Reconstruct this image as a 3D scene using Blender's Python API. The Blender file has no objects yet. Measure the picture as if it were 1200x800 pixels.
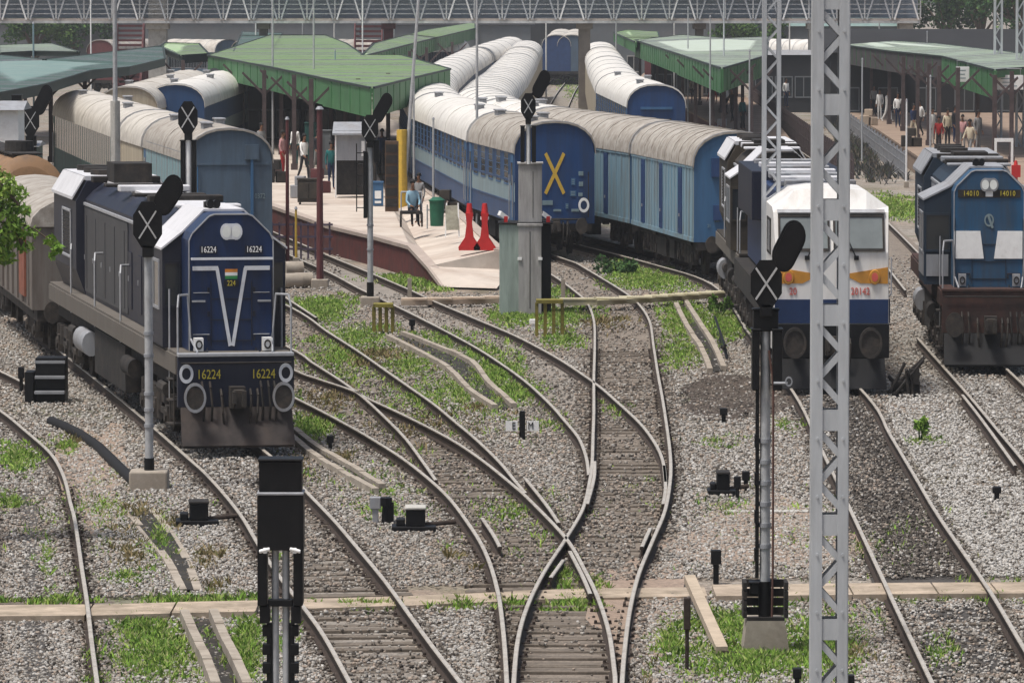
import bpy, bmesh, math, random
import numpy as np
from mathutils import Vector, Matrix

random.seed(7)
RNG = np.random.default_rng(7)
SC = bpy.context.scene
COL = SC.collection

# ------------------------------------------------------------------ camera, sky, sun, exposure
H = 7.87            # camera height above the rails
FPX = 6500.0        # focal length in photo pixels (1200 wide)
PITCH = math.atan(415.0 / FPX)
K = 0.74            # this yard is narrow for its height: true widths times K
HAZE = 0.0002
cam_d = bpy.data.cameras.new("camera")
cam = bpy.data.objects.new("camera", cam_d)
COL.objects.link(cam)
cam.location = (0, 0, H)
cam.rotation_euler = (math.pi / 2 - PITCH, 0, 0)
cam_d.sensor_width = 36
cam_d.lens = 36 * FPX / 1200
cam_d.clip_start = 1
cam_d.clip_end = 6000
SC.camera = cam

world = bpy.data.worlds.new("World")
SC.world = world
world.use_nodes = True
wt = world.node_tree
bg = wt.nodes["Background"]
sky = wt.nodes.new("ShaderNodeTexSky")
sky.sky_type = 'NISHITA'
sky.sun_disc = False
SUN_EL, SUN_AZ = math.radians(70), math.radians(235)   # azimuth clockwise from +Y
sky.sun_elevation = SUN_EL
sky.sun_rotation = SUN_AZ
sky.air_density = 1.2
sky.dust_density = 6.0
sky.ozone_density = 1.0
wt.links.new(sky.outputs[0], bg.inputs[0])
bg.inputs[1].default_value = 0.05
sun_d = bpy.data.lights.new("sun", 'SUN')
sun_d.energy = 1.5
sun_d.angle = math.radians(11)
sun_d.color = (1.0, 0.97, 0.92)
sun = bpy.data.objects.new("sun", sun_d)
COL.objects.link(sun)
_sd = Vector((math.sin(SUN_AZ) * math.cos(SUN_EL), math.cos(SUN_AZ) * math.cos(SUN_EL), math.sin(SUN_EL)))
sun.rotation_euler = _sd.to_track_quat('Z', 'Y').to_euler()
sun.location = (0, 0, 60)
SC.view_settings.view_transform = 'Standard'
SC.view_settings.look = 'None'
SC.view_settings.gamma = 1
SC.view_settings.exposure = 1.25
SC.cycles.max_bounces = 5
SC.cycles.volume_bounces = 0

# ------------------------------------------------------------------ helpers
def P(x, y, h=0.0):
    """photo pixel (1200x800) -> point of the place on the level z = h"""
    u = (x - 600) / FPX
    v = (y - 400) / FPX
    cp, sp = math.cos(PITCH), math.sin(PITCH)
    t = (H - h) / (sp + v * cp)
    return Vector((u * t, t * (cp - v * sp), h))

def scale_at(row):
    return (row + 15) / H

MATS = {}
def mat(name, c, rough=.65, metal=0.0, v=.18, sc=5, c2=None, amt=.5, lo=.5, sc2=None, streak=False, bump=0.0, spec=.35):
    if name in MATS:
        return MATS[name]
    m = bpy.data.materials.new(name)
    m.use_nodes = True
    nt = m.node_tree
    b = nt.nodes["Principled BSDF"]
    b.inputs["Roughness"].default_value = rough
    b.inputs["Metallic"].default_value = metal
    b.inputs["Specular IOR Level"].default_value = spec
    tc = nt.nodes.new("ShaderNodeTexCoord")
    src = tc.outputs["Object"]
    if streak:
        mp = nt.nodes.new("ShaderNodeMapping")
        mp.inputs["Scale"].default_value = (1, 1, .13)
        nt.links.new(src, mp.inputs[0])
        src = mp.outputs[0]
    n1 = nt.nodes.new("ShaderNodeTexNoise")
    n1.inputs["Scale"].default_value = sc
    n1.inputs["Detail"].default_value = 7
    n1.inputs["Roughness"].default_value = .65
    nt.links.new(src, n1.inputs["Vector"])
    mx = nt.nodes.new("ShaderNodeMix")
    mx.data_type = 'RGBA'
    mr = nt.nodes.new("ShaderNodeMapRange")
    mr.inputs[1].default_value, mr.inputs[2].default_value = .3, .7
    nt.links.new(n1.outputs[0], mr.inputs[0])
    nt.links.new(mr.outputs[0], mx.inputs[0])
    mx.inputs[6].default_value = tuple(x * (1 - v) for x in c) + (1,)
    mx.inputs[7].default_value = tuple(min(1, x * (1 + v)) for x in c) + (1,)
    out = mx.outputs[2]
    if c2:
        n2 = nt.nodes.new("ShaderNodeTexNoise")
        n2.inputs["Scale"].default_value = sc2 or sc * .45
        n2.inputs["Detail"].default_value = 9
        n2.inputs["Roughness"].default_value = .7
        nt.links.new(src, n2.inputs["Vector"])
        r2 = nt.nodes.new("ShaderNodeMapRange")
        r2.inputs[1].default_value, r2.inputs[2].default_value = lo - .06, lo + .14
        r2.inputs[4].default_value = amt
        nt.links.new(n2.outputs[0], r2.inputs[0])
        m2 = nt.nodes.new("ShaderNodeMix")
        m2.data_type = 'RGBA'
        nt.links.new(r2.outputs[0], m2.inputs[0])
        nt.links.new(out, m2.inputs[6])
        m2.inputs[7].default_value = tuple(c2) + (1,)
        out = m2.outputs[2]
    nt.links.new(out, b.inputs["Base Color"])
    if bump:
        bp = nt.nodes.new("ShaderNodeBump")
        bp.inputs["Strength"].default_value = bump
        bp.inputs["Distance"].default_value = .03
        nt.links.new(n1.outputs[0], bp.inputs["Height"])
        nt.links.new(bp.outputs[0], b.inputs["Normal"])
    MATS[name] = m
    return m

class MB:
    """collects shapes, links them as ONE mesh; sx narrows the local x"""
    def __init__(self, sx=1.0):
        self.v, self.f, self.m, self.sx = [], [], [], sx
    def add(self, vs, fs, mi=0):
        o = len(self.v)
        self.v += [Vector(p) for p in vs]
        self.f += [tuple(i + o for i in f) for f in fs]
        self.m += [mi] * len(fs)
        return self
    def box(self, c, s, mi=0, rz=0.0, rx=0.0, ry=0.0):
        R = Matrix.Rotation(rz, 3, 'Z') @ Matrix.Rotation(ry, 3, 'Y') @ Matrix.Rotation(rx, 3, 'X')
        vs = []
        for dz in (-.5, .5):
            for dx, dy in ((-.5, -.5), (.5, -.5), (.5, .5), (-.5, .5)):
                vs.append(Vector(c) + R @ Vector((dx * s[0], dy * s[1], dz * s[2])))
        return self.add(vs, [(3, 2, 1, 0), (4, 5, 6, 7), (0, 1, 5, 4), (1, 2, 6, 5), (2, 3, 7, 6), (3, 0, 4, 7)], mi)
    def b2(self, x0, x1, y0, y1, z0, z1, mi=0):
        return self.box(((x0 + x1) / 2, (y0 + y1) / 2, (z0 + z1) / 2), (abs(x1 - x0), abs(y1 - y0), abs(z1 - z0)), mi)
    def bar(self, p, q, w, d=None, mi=0, up=(0, 1, 0)):
        p, q = Vector(p), Vector(q)
        d = w if d is None else d
        z = (q - p).normalized()
        u = Vector(up)
        if abs(z.dot(u)) > .97:
            u = Vector((1, 0, 0))
        x = u.cross(z).normalized()
        y = z.cross(x)
        vs = [e + x * (a * w / 2) + y * (b * d / 2) for e in (p, q) for a, b in ((-1, -1), (1, -1), (1, 1), (-1, 1))]
        return self.add(vs, [(3, 2, 1, 0), (4, 5, 6, 7), (0, 1, 5, 4), (1, 2, 6, 5), (2, 3, 7, 6), (3, 0, 4, 7)], mi)
    def tube(self, p, q, r0, r1=None, n=10, mi=0, cap=True):
        p, q = Vector(p), Vector(q)
        r1 = r0 if r1 is None else r1
        z = (q - p).normalized()
        u = Vector((0, 0, 1)) if abs(z.z) < .9 else Vector((1, 0, 0))
        x = u.cross(z).normalized()
        y = z.cross(x)
        vs = []
        for e, r in ((p, r0), (q, r1)):
            for i in range(n):
                a = 2 * math.pi * i / n
                vs.append(e + x * (r * math.cos(a)) + y * (r * math.sin(a)))
        fs = [(i, (i + 1) % n, n + (i + 1) % n, n + i) for i in range(n)]
        if cap:
            fs += [tuple(range(n - 1, -1, -1)), tuple(range(n, 2 * n))]
        return self.add(vs, fs, mi)
    def path(self, pts, r, n=6, mi=0):
        for a, b in zip(pts[:-1], pts[1:]):
            self.tube(a, b, r, r, n, mi)
        return self
    def ring(self, c, r, t, d, n=20, mi=0):
        """flat ring facing -y"""
        c = Vector(c)
        vs = []
        for y in (-d, 0):
            for rr in (r, r - t):
                for i in range(n):
                    a = 2 * math.pi * i / n
                    vs.append(c + Vector((rr * math.cos(a), y, rr * math.sin(a))))
        fs = []
        for i in range(n):
            j = (i + 1) % n
            fs += [(i, j, n + j, n + i), (i, 2 * n + i, 2 * n + j, j), (n + i, n + j, 3 * n + j, 3 * n + i)]
        return self.add(vs, fs, mi)
    def prism(self, poly, y0, y1, mi=0, mi_end=None):
        """polygon in xz, swept along y"""
        n = len(poly)
        vs = [(x, y0, z) for x, z in poly] + [(x, y1, z) for x, z in poly]
        self.add(vs, [(i, (i + 1) % n, n + (i + 1) % n, n + i) for i in range(n)], mi)
        self.add(vs, [tuple(range(n - 1, -1, -1)), tuple(range(n, 2 * n))], mi if mi_end is None else mi_end)
        return self
    def slab(self, pts, th, mi=0, mi_side=None):
        """top polygon of 3-D points, going down by th"""
        n = len(pts)
        pts = [Vector(p) for p in pts]
        lo = [p - Vector((0, 0, th)) for p in pts]
        vs = pts + lo
        self.add(vs, [tuple(range(n)), tuple(range(2 * n - 1, n - 1, -1))], mi)
        self.add(vs, [(i, n + i, n + (i + 1) % n, (i + 1) % n) for i in range(n)], mi if mi_side is None else mi_side)
        return self
    def build(self, name, mats, parent=None, smooth=False, bevel=0.0):
        me = bpy.data.meshes.new(name)
        me.from_pydata([(p.x * self.sx, p.y, p.z) for p in self.v], [], self.f)
        for m in (mats if isinstance(mats, (list, tuple)) else [mats]):
            me.materials.append(m)
        if len(self.f):
            me.polygons.foreach_set("material_index", self.m)
        bm = bmesh.new()
        bm.from_mesh(me)
        bmesh.ops.recalc_face_normals(bm, faces=bm.faces)
        bm.to_mesh(me)
        bm.free()
        if smooth:
            me.polygons.foreach_set("use_smooth", [True] * len(me.polygons))
            try:
                me.set_sharp_from_angle(angle=math.radians(38))
            except Exception:
                pass
        o = bpy.data.objects.new(name, me)
        COL.objects.link(o)
        if parent:
            o.parent = parent
        if bevel:
            bv = o.modifiers.new("bevel", 'BEVEL')
            bv.width = bevel
            bv.segments = 2
            bv.limit_method = 'ANGLE'
        return o

def tag(o, label, cat, group=None):
    o["label"] = label
    o["category"] = cat
    if group:
        o["group"] = group
    return o

def thing(name, label, cat, loc=(0, 0, 0), rz=0.0, group=None):
    o = bpy.data.objects.new(name, None)
    o.empty_display_size = .3
    COL.objects.link(o)
    o.location = loc
    o.rotation_euler = (0, 0, rz)
    return tag(o, label, cat, group)

def struct(o):
    o["kind"] = "structure"
    return o

def stuff(o):
    o["kind"] = "stuff"
    return o

KIDS = {}
def copy_tree(o, parent=None):
    c = o.copy()
    COL.objects.link(c)
    if parent:
        c.parent = parent
    for ch in list(o.children):
        copy_tree(ch, c)
    return c

def text_mesh(mb, s, c, size, mi=0, spread=1.0, thick=.006):
    """letters facing -y, centred on c"""
    cu = bpy.data.curves.new("letters", 'FONT')
    cu.body = s
    cu.size = size
    cu.align_x = 'CENTER'
    cu.align_y = 'CENTER'
    cu.extrude = thick
    cu.resolution_u = 3
    cu.space_character = spread
    o = bpy.data.objects.new("letters", cu)
    COL.objects.link(o)
    bpy.context.view_layer.update()
    me = bpy.data.meshes.new_from_object(o)
    vs = [(c[0] + v.co.x, c[1] - v.co.z, c[2] + v.co.y) for v in me.vertices]
    fs = [tuple(p.vertices) for p in me.polygons]
    bpy.data.objects.remove(o)
    bpy.data.curves.remove(cu)
    bpy.data.meshes.remove(me)
    mb.add(vs, fs, mi)

def smooth_line(pts, sub=6):
    out = []
    n = len(pts)
    for i in range(n - 1):
        p0, p1, p2, p3 = pts[max(i - 1, 0)], pts[i], pts[i + 1], pts[min(i + 2, n - 1)]
        for k in range(sub):
            t = k / sub
            out.append(.5 * ((2 * p1) + (p2 - p0) * t + (2 * p0 - 5 * p1 + 4 * p2 - p3) * t * t + (3 * p1 - p0 - 3 * p2 + p3) * t ** 3))
    out.append(pts[-1])
    return out

# ------------------------------------------------------------------ materials
m_rust = mat('rail_rust', (.035, .024, .018), .85, 0, .35, 9)
m_railtop = mat('rail_polished', (.50, .46, .405), .40, .25, .2, 14, (.26, .20, .15), .6, .55, 3)
m_sleeper = mat('sleeper_concrete', (.15, .125, .10), .9, 0, .4, 7, (.06, .05, .04), .8)
m_conc = mat('concrete', (.33, .29, .24), .88, 0, .18, 4, (.16, .13, .10), .6, .52, bump=.2)
m_conc_lt = mat('concrete_pale', (.42, .41, .38), .85, 0, .15, 5, (.2, .18, .15), .6, .55, bump=.2)
m_black = mat('black_paint', (.0045, .0045, .0055), .5, 0, .3, 12, (.018, .016, .015), .5, .6, spec=.25)
m_blackmatt = mat('black_matt', (.005, .005, .006), .8, 0, .3, 12)
m_white = mat('white_paint', (.78, .78, .77), .5, 0, .06, 8, (.45, .42, .38), .5, .6)
m_galv = mat('galvanised_steel', (.47, .49, .51), .55, .25, .14, 5, (.28, .29, .30), .6, .5, streak=True)
m_galv_dk = mat('galvanised_dull', (.27, .28, .30), .6, .2, .16, 5)
m_pole = mat('grey_pole', (.38, .39, .40), .55, .1, .15, 9, (.18, .17, .16), .5, .58)
m_dark = mat('underframe_grime', (.018, .016, .015), .85, 0, .5, 6, (.06, .045, .035), .6, .55)
m_under = mat('bogie_grime', (.030, .026, .023), .8, 0, .5, 8, (.085, .065, .05), .7, .55)
m_glass = mat('dark_glass', (.02, .025, .03), .12, 0, .1, 3, spec=.6)
m_yellow = mat('yellow_paint', (.55, .36, .05), .6, 0, .15, 8)
m_tin = mat('tin_grey', (.30, .31, .33), .6, .2, .2, 5, (.17, .14, .12), .6, .55, streak=True)
m_red = mat('red_plastic', (.45, .02, .02), .45, 0, .12, 5)
m_green = mat('green_paint', (.055, .19, .06), .6, 0, .2, 1.5, (.03, .09, .035), .5, .55)
m_maroon = mat('maroon_paint', (.10, .028, .03), .7, 0, .25, 3, (.05, .03, .03), .6, .55)
m_wood = mat('weathered_wood', (.20, .14, .09), .85, 0, .3, 6)
# ------------------------------------------------------------------ ground and tracks
def ground_material():
    m = bpy.data.materials.new('yard_gravel')
    m.use_nodes = True
    nt = m.node_tree
    b = nt.nodes["Principled BSDF"]
    b.inputs["Roughness"].default_value = .95
    b.inputs["Specular IOR Level"].default_value = .15
    tc = nt.nodes.new("ShaderNodeTexCoord")
    def noise(sc, det=6):
        n = nt.nodes.new("ShaderNodeTexNoise")
        n.inputs["Scale"].default_value = sc
        n.inputs["Detail"].default_value = det
        n.inputs["Roughness"].default_value = .65
        nt.links.new(tc.outputs["Object"], n.inputs["Vector"])
        return n.outputs[0]
    def mix(fac, a, bcol, lo=None, hi=None, amt=1):
        mx = nt.nodes.new("ShaderNodeMix")
        mx.data_type = 'RGBA'
        if lo is not None:
            r = nt.nodes.new("ShaderNodeMapRange")
            r.inputs[1].default_value, r.inputs[2].default_value = lo, hi
            r.inputs[4].default_value = amt
            nt.links.new(fac, r.inputs[0])
            fac = r.outputs[0]
        nt.links.new(fac, mx.inputs[0])
        for i, c in ((6, a), (7, bcol)):
            if isinstance(c, tuple):
                mx.inputs[i].default_value = c + (1,)
            else:
                nt.links.new(c, mx.inputs[i])
        return mx.outputs[2]
    vo = nt.nodes.new("ShaderNodeTexVoronoi")
    vo.inputs["Scale"].default_value = 16
    nt.links.new(tc.outputs["Object"], vo.inputs["Vector"])
    sep = nt.nodes.new("ShaderNodeSeparateColor")
    nt.links.new(vo.outputs["Color"], sep.inputs[0])
    c = mix(sep.outputs[0], (.14, .125, .105), (.40, .37, .33))
    c = mix(noise(.22), c, (.25, .19, .145), .45, .62, .75)
    c = mix(noise(.5, 8), c, (.085, .07, .055), .52, .68, .75)
    c = mix(noise(.13, 5), c, (.10, .115, .05), .56, .66, .6)
    nt.links.new(c, b.inputs["Base Color"])
    bp = nt.nodes.new("ShaderNodeBump")
    bp.inputs["Strength"].default_value = .8
    bp.inputs["Distance"].default_value = .05
    nt.links.new(vo.outputs["Distance"], bp.inputs["Height"])
    nt.links.new(bp.outputs[0], b.inputs["Normal"])
    return m
m_ground = ground_material()
g = MB()
g.add([(-900, -200, 0), (900, -200, 0), (900, 2600, 0), (-900, 2600, 0)], [(0, 1, 2, 3)])
struct(g.build('ground', m_ground))

# --- tracks: each rail traced on its head, laid on the ground
RAIL_XY = []      # sample points of every rail, so that stones keep off the heads
BED_PTS = []
G2 = 1.676 * K / 2
def line(px, h=.19):
    return [Vector((q.x, q.y, 0)) for q in (P(x, y, h) for x, y in px)]

def offset(ws, d):
    out = []
    for i, p in enumerate(ws):
        t = (ws[min(i + 1, len(ws) - 1)] - ws[max(i - 1, 0)]).normalized()
        nx = Vector((t.y, -t.x, 0))
        out.append(p + (nx if nx.x > 0 else -nx) * d)
    return out

RP = [(-.07, .02), (.07, .02), (.07, .035), (.016, .06), (.016, .135), (.037, .148), (.037, .178), (.028, .19), (-.028, .19), (-.037, .178), (-.037, .148), (-.016, .135), (-.016, .06), (-.07, .035)]
def rail(ws, parent, sub=6):
    pts = smooth_line(ws, sub)
    mb = MB()
    n = len(RP)
    vs = []
    for i, p in enumerate(pts):
        t = (pts[min(i + 1, len(pts) - 1)] - pts[max(i - 1, 0)]).normalized()
        nx = Vector((t.y, -t.x, 0))
        if nx.x < 0:
            nx = -nx
        vs += [p + nx * (x * .76) + Vector((0, 0, z)) for x, z in RP]
        if i and p.y < 180:
            o_ = pts[i - 1]
            m_ = max(1, int((p - o_).length / .2))
            RAIL_XY.extend((o_.x + (p.x - o_.x) * k / m_, o_.y + (p.y - o_.y) * k / m_) for k in range(m_))
    for i in range(len(pts) - 1):
        for k in range(n):
            k2 = (k + 1) % n
            mb.f.append((i * n + k, i * n + k2, (i + 1) * n + k2, (i + 1) * n + k))
            mb.m.append(1 if k in (6, 7, 8) else 0)
    mb.v = vs
    mb.f.append(tuple(range(n - 1, -1, -1))); mb.m.append(0)
    mb.f.append(tuple(range((len(pts) - 1) * n, len(pts) * n))); mb.m.append(0)
    return mb.build('rail', [m_rust, m_railtop], parent)

_slp = None
def sleepers(cen, parent, y_lo, y_hi, sp=.66, cap=95):
    global _slp
    pts = smooth_line(cen, 10)
    d = 0.0
    nxt = random.random() * sp
    n = 0
    seq = []
    for a, b in zip(pts[:-1], pts[1:]):
        L = (b - a).length
        while nxt <= d + L and L > 0:
            p = a + (b - a) * ((nxt - d) / L)
            t = (b - a).normalized()
            if y_lo <= p.y <= y_hi:
                seq.append((p, math.atan2(-t.x, t.y)))
            nxt += sp
        d += L
    seq.sort(key=lambda q: q[0].y)
    for p, rz in seq[:cap]:
        if _slp is None:
            mb = MB(K)
            mb.box((0, 0, -.05), (2.7, .25, .2))
            mb.box((-.84, 0, .055), (.30, .16, .02), 1)
            mb.box((.84, 0, .055), (.30, .16, .02), 1)
            for s in (-1, 1):
                for e in (-.12, .12):
                    mb.box((s * .84 + e, 0, .075), (.05, .07, .05), 1)
            _slp = mb.build('sleeper', [m_sleeper, m_rust], None, bevel=.01)
            o = _slp
        else:
            o = _slp.copy()
            COL.objects.link(o)
        o.parent = parent
        o.location = (p.x, p.y, random.uniform(-.045, .0))
        o.rotation_euler = (random.uniform(-.03, .03), random.uniform(-.01, .01), rz + random.uniform(-.02, .02))

BEDN = [0]
def bed(cen, w, m, z=None, name='trackbed'):
    pts = smooth_line(cen, 4)
    BEDN[0] += 1
    z = .0015 * BEDN[0] if z is None else z
    mb = MB()
    L = offset(pts, -w / 2)
    R = offset(pts, w / 2)
    vs = []
    for a, b in zip(L, R):
        j = random.uniform(-.06, .06)
        vs += [(a.x + j, a.y, z), (b.x + random.uniform(-.06, .06), b.y, z)]
    mb.add(vs, [(2 * i, 2 * i + 1, 2 * i + 3, 2 * i + 2) for i in range(len(pts) - 1)])
    return struct(mb.build(name, m))

m_bed = mat('ballast_brown', (.20, .17, .14), .95, 0, .45, 22, (.10, .08, .065), .6, .5, 2.2, bump=.6)
m_bed_grey = mat('ballast_grey', (.25, .225, .195), .95, 0, .45, 22, (.12, .10, .085), .6, .5, 2.0, bump=.6)
m_bed_oil = mat('ballast_oily', (.055, .05, .046), .9, 0, .5, 22, (.14, .13, .12), .6, .58, 1.5, bump=.6)

def mid(a, b):
    """middle line between two world lines sampled alike"""
    A = smooth_line(a, 8); B = smooth_line(b, 8)
    out = []
    for p in A[::6]:
        q = min(B, key=lambda r: abs(r.y - p.y))
        if abs(q.y - p.y) < 4:
            out.append((p + q) / 2)
    return out

def track(label, L=None, R=None, C=None, slp=None, bedm=None, bedw=2.6, group='tracks across the yard'):
    t = thing('railway_track', label, 'railway track', group=group)
    if C is not None:
        C = line(C) if not isinstance(C[0], Vector) else C
        l, r, c = offset(C, -G2), offset(C, G2), C
    elif L is None:
        r = line(R); l = offset(r, -2 * G2); c = offset(r, -G2)
    elif R is None:
        l = line(L); r = offset(l, 2 * G2); c = offset(l, G2)
    else:
        l, r = line(L), line(R); c = mid(l, r)
    if c[0].y > c[-1].y:
        pass
    for w in (l, r):
        w2 = w if w[0].y > w[-1].y else w[::-1]
        rail(w2, t)
    if bedm:
        bed(c, bedw * K, bedm)
    if slp:
        sleepers(c, t, *slp)
    BED_PTS.append((c, slp))
    return t

track('track at the far left edge, only its bright right rail in view', R=[(-60, 440), (0, 480), (30, 504), (60, 531), (75, 558), (82.5, 588), (88, 610), (96, 665), (102, 704), (108, 755), (114, 800), (121, 860)],
      bedm=m_bed_grey, slp=(60, 88))
T2L = [(40, 387), (120, 450), (180, 500), (222, 537), (240, 553), (263, 578), (284, 605), (303, 637), (326, 672), (355, 709), (380, 744), (411, 800), (443, 860)]
T2R = [(118, 387), (205, 450), (268, 495), (318, 534), (338, 553), (362, 578), (391, 608), (415, 636), (450, 678), (485, 726), (510, 760), (541, 800), (585, 860)]
track('track under the dark blue locomotive, curving down past the black signal box', T2L, T2R, bedm=m_bed_grey, slp=(58, 92))
T3C = [(180, 385), (280, 432), (339, 462), (375, 480), (405, 496), (435, 513), (477, 540), (520, 576), (548, 611), (569, 646), (583, 690), (590, 740), (594, 800), (596, 860)]
T3B = [(270, 395), (343, 432), (375, 444), (411, 456), (435, 468), (468, 483), (510, 504), (540, 521), (570, 542), (602, 568), (620, 584), (663, 629), (686, 668), (702, 702), (714, 741), (720, 784), (721, 800), (722, 860)]
track('track swinging in from the left to the bottom of the crossing', T3C, T3B, bedm=m_bed, slp=(58, 95))
T4D = [(250, 362), (342, 408), (366, 424), (399, 445), (427, 466), (456, 493), (477, 515), (497, 542), (511, 562)]
T4A = [(250, 318), (342, 360), (384, 388), (420, 411), (450, 432), (483, 455), (510, 474), (534, 494), (558, 514), (585, 540), (604, 563), (616, 577)]
track('upper left turnout track joining the curve left of the crossing', T4D, T4A, bedm=m_bed)
T5E = [(180, 232), (250, 258), (318, 289), (384, 318), (420, 337), (468, 360), (510, 381), (555, 405), (588, 426), (618, 448), (645, 473), (660, 490), (678, 512), (687, 535), (690, 556)]
T5F = [(180, 208), (250, 240), (320, 271), (387, 300), (426, 316), (480, 339), (510, 353), (555, 372), (600, 391), (630, 406), (660, 423), (690, 443), (706, 455), (722, 469), (750, 495), (768, 519), (777, 540), (780, 564)]
track('track beside the maroon platform wall, curving right across the centre', T5E, T5F, bedm=m_bed_grey)
T6G = [(624, 308), (651, 324), (673, 340), (688, 354), (696, 375), (697, 405), (696, 441), (696, 480), (695, 510), (694, 540), (691, 563), (683, 595), (663, 630), (637, 670), (618, 709), (607, 748), (602, 800), (600, 860)]
T6H = [(676, 308), (703, 324), (729, 340), (747, 354), (761, 375), (766, 405), (771, 437), (777, 470), (783, 510), (786, 540), (785, 566), (779, 598), (764, 634), (749, 670), (739, 709), (733, 751), (729, 800), (728, 860)]
track('centre track from the coach with the yellow cross through the crossing', T6G, T6H, bedm=m_bed, slp=(58, 120))
T7L = [(872, 382), (930, 459), (960, 520), (991, 584), (1032, 671), (1050, 710), (1093, 800), (1122, 860)]
T7R = [(935, 382), (1016, 463), (1043, 508), (1074, 560), (1101, 605), (1158, 688), (1200, 758), (1262, 860)]
track('oil darkened track in front of the white locomotive', T7L, T7R, bedm=m_bed_oil, bedw=2.0, slp=(58, 70))
track('track under the blue and white locomotive at the right edge', L=[(1075, 395), (1119, 444), (1140, 468), (1170, 504), (1200, 540), (1250, 605), (1330, 720)], bedm=m_bed_grey, bedw=2.6)
# the gauntlet of check rails at the crossing, the guard rail at the right
ck = thing('check_rails', 'short check rails beside the running rails of the crossing', 'check rails')
for px in ([(616, 560), (640, 590), (655, 612)], [(668, 645), (682, 672), (692, 695)], [(778, 545), (780, 570), (777, 590)], [(586, 640), (578, 625), (565, 606)][::-1], [(752, 640), (762, 618)][::-1], [(697, 540), (696, 560), (688, 590)], [(660, 655), (645, 676)], [(1128, 462), (1150, 490), (1190, 545)]):
    rail(line(px), ck, 4)

# far tracks, each under its train
CA = [(650, 308), (591, 284), (516, 238), (500, 205), (508, 185), (530, 155), (556, 130), (600, 104), (640, 88)]
CB = [(905, 382), (863, 333), (784, 307), (650, 273), (590, 253), (565, 225), (590, 180), (605, 145), (618, 112), (640, 92)]
CC = [(900, 330), (820, 250), (769, 219), (728, 190), (712, 150), (702, 115), (690, 92)]
CD = [(340, 372), (270, 325), (212, 295), (152, 265), (103, 234), (60, 205)]
CE = [(280, 245), (206, 218), (250, 190), (330, 150)]
track('track of the coaches with the yellow cross', C=CA, bedm=m_bed)
track('track of the pale parcel vans', C=CB, bedm=m_bed)
track('track of the far white coaches with the blue end', C=CC, bedm=m_bed)
track('track of the coaches left of the green canopy', C=CD, bedm=m_bed)
track('bare curved track between the far rows of coaches', C=[(690, 240), (655, 180), (650, 140), (662, 110), (675, 92)], bedm=m_bed_grey)
track('rail of the siding at the left edge beside the steps', R=[(-90, 395), (0, 434), (42, 456)], bedm=None)
track('siding right of the white locomotive going back to the far platform', C=[(1090, 340), (1020, 262), (960, 205), (900, 160), (860, 125)], bedm=m_bed)

# dark stains on the ballast
bed(line([(30, 575), (38, 640), (38, 700)], 0), .18, m_bed_oil, .055, 'oil_stain')
bed(line([(38, 730), (45, 800)], 0), .3, m_bed_oil, .056, 'oil_stain')
def blob(name, cx, cy, rx, ry, m, z, n=28):
    mb = MB()
    pts = []
    ph = random.random() * 9
    for i in range(n):
        a = 2 * math.pi * i / n
        k = 1 + .18 * math.sin(3 * a + ph) + .12 * math.sin(7 * a + ph * 2) + random.uniform(-.06, .06)
        p = P(cx + rx * k * math.cos(a), cy + ry * k * math.sin(a), 0)
        pts.append((p.x, p.y, z))
    mb.add(pts, [tuple(range(n))])
    return struct(mb.build(name, m))
m_dirt = mat('dark_earth', (.055, .042, .033), .95, 0, .5, 9, (.12, .09, .07), .6, .55, bump=.7)
m_pink = mat('pinkish_dirt', (.27, .205, .16), .95, 0, .35, 14, (.17, .135, .11), .6, .55, bump=.5)
m_greyg = mat('pale_gravel', (.42, .40, .37), .95, 0, .4, 20, (.2, .18, .16), .6, .55, bump=.6)
blob('bare_earth', 862, 468, 68, 26, m_dirt, .052)
blob('bare_earth', 745, 715, 60, 60, m_pink, .046)
blob('bare_earth', 900, 630, 110, 40, m_pink, .048)
blob('bare_earth', 110, 560, 40, 60, m_pink, .050)

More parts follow.
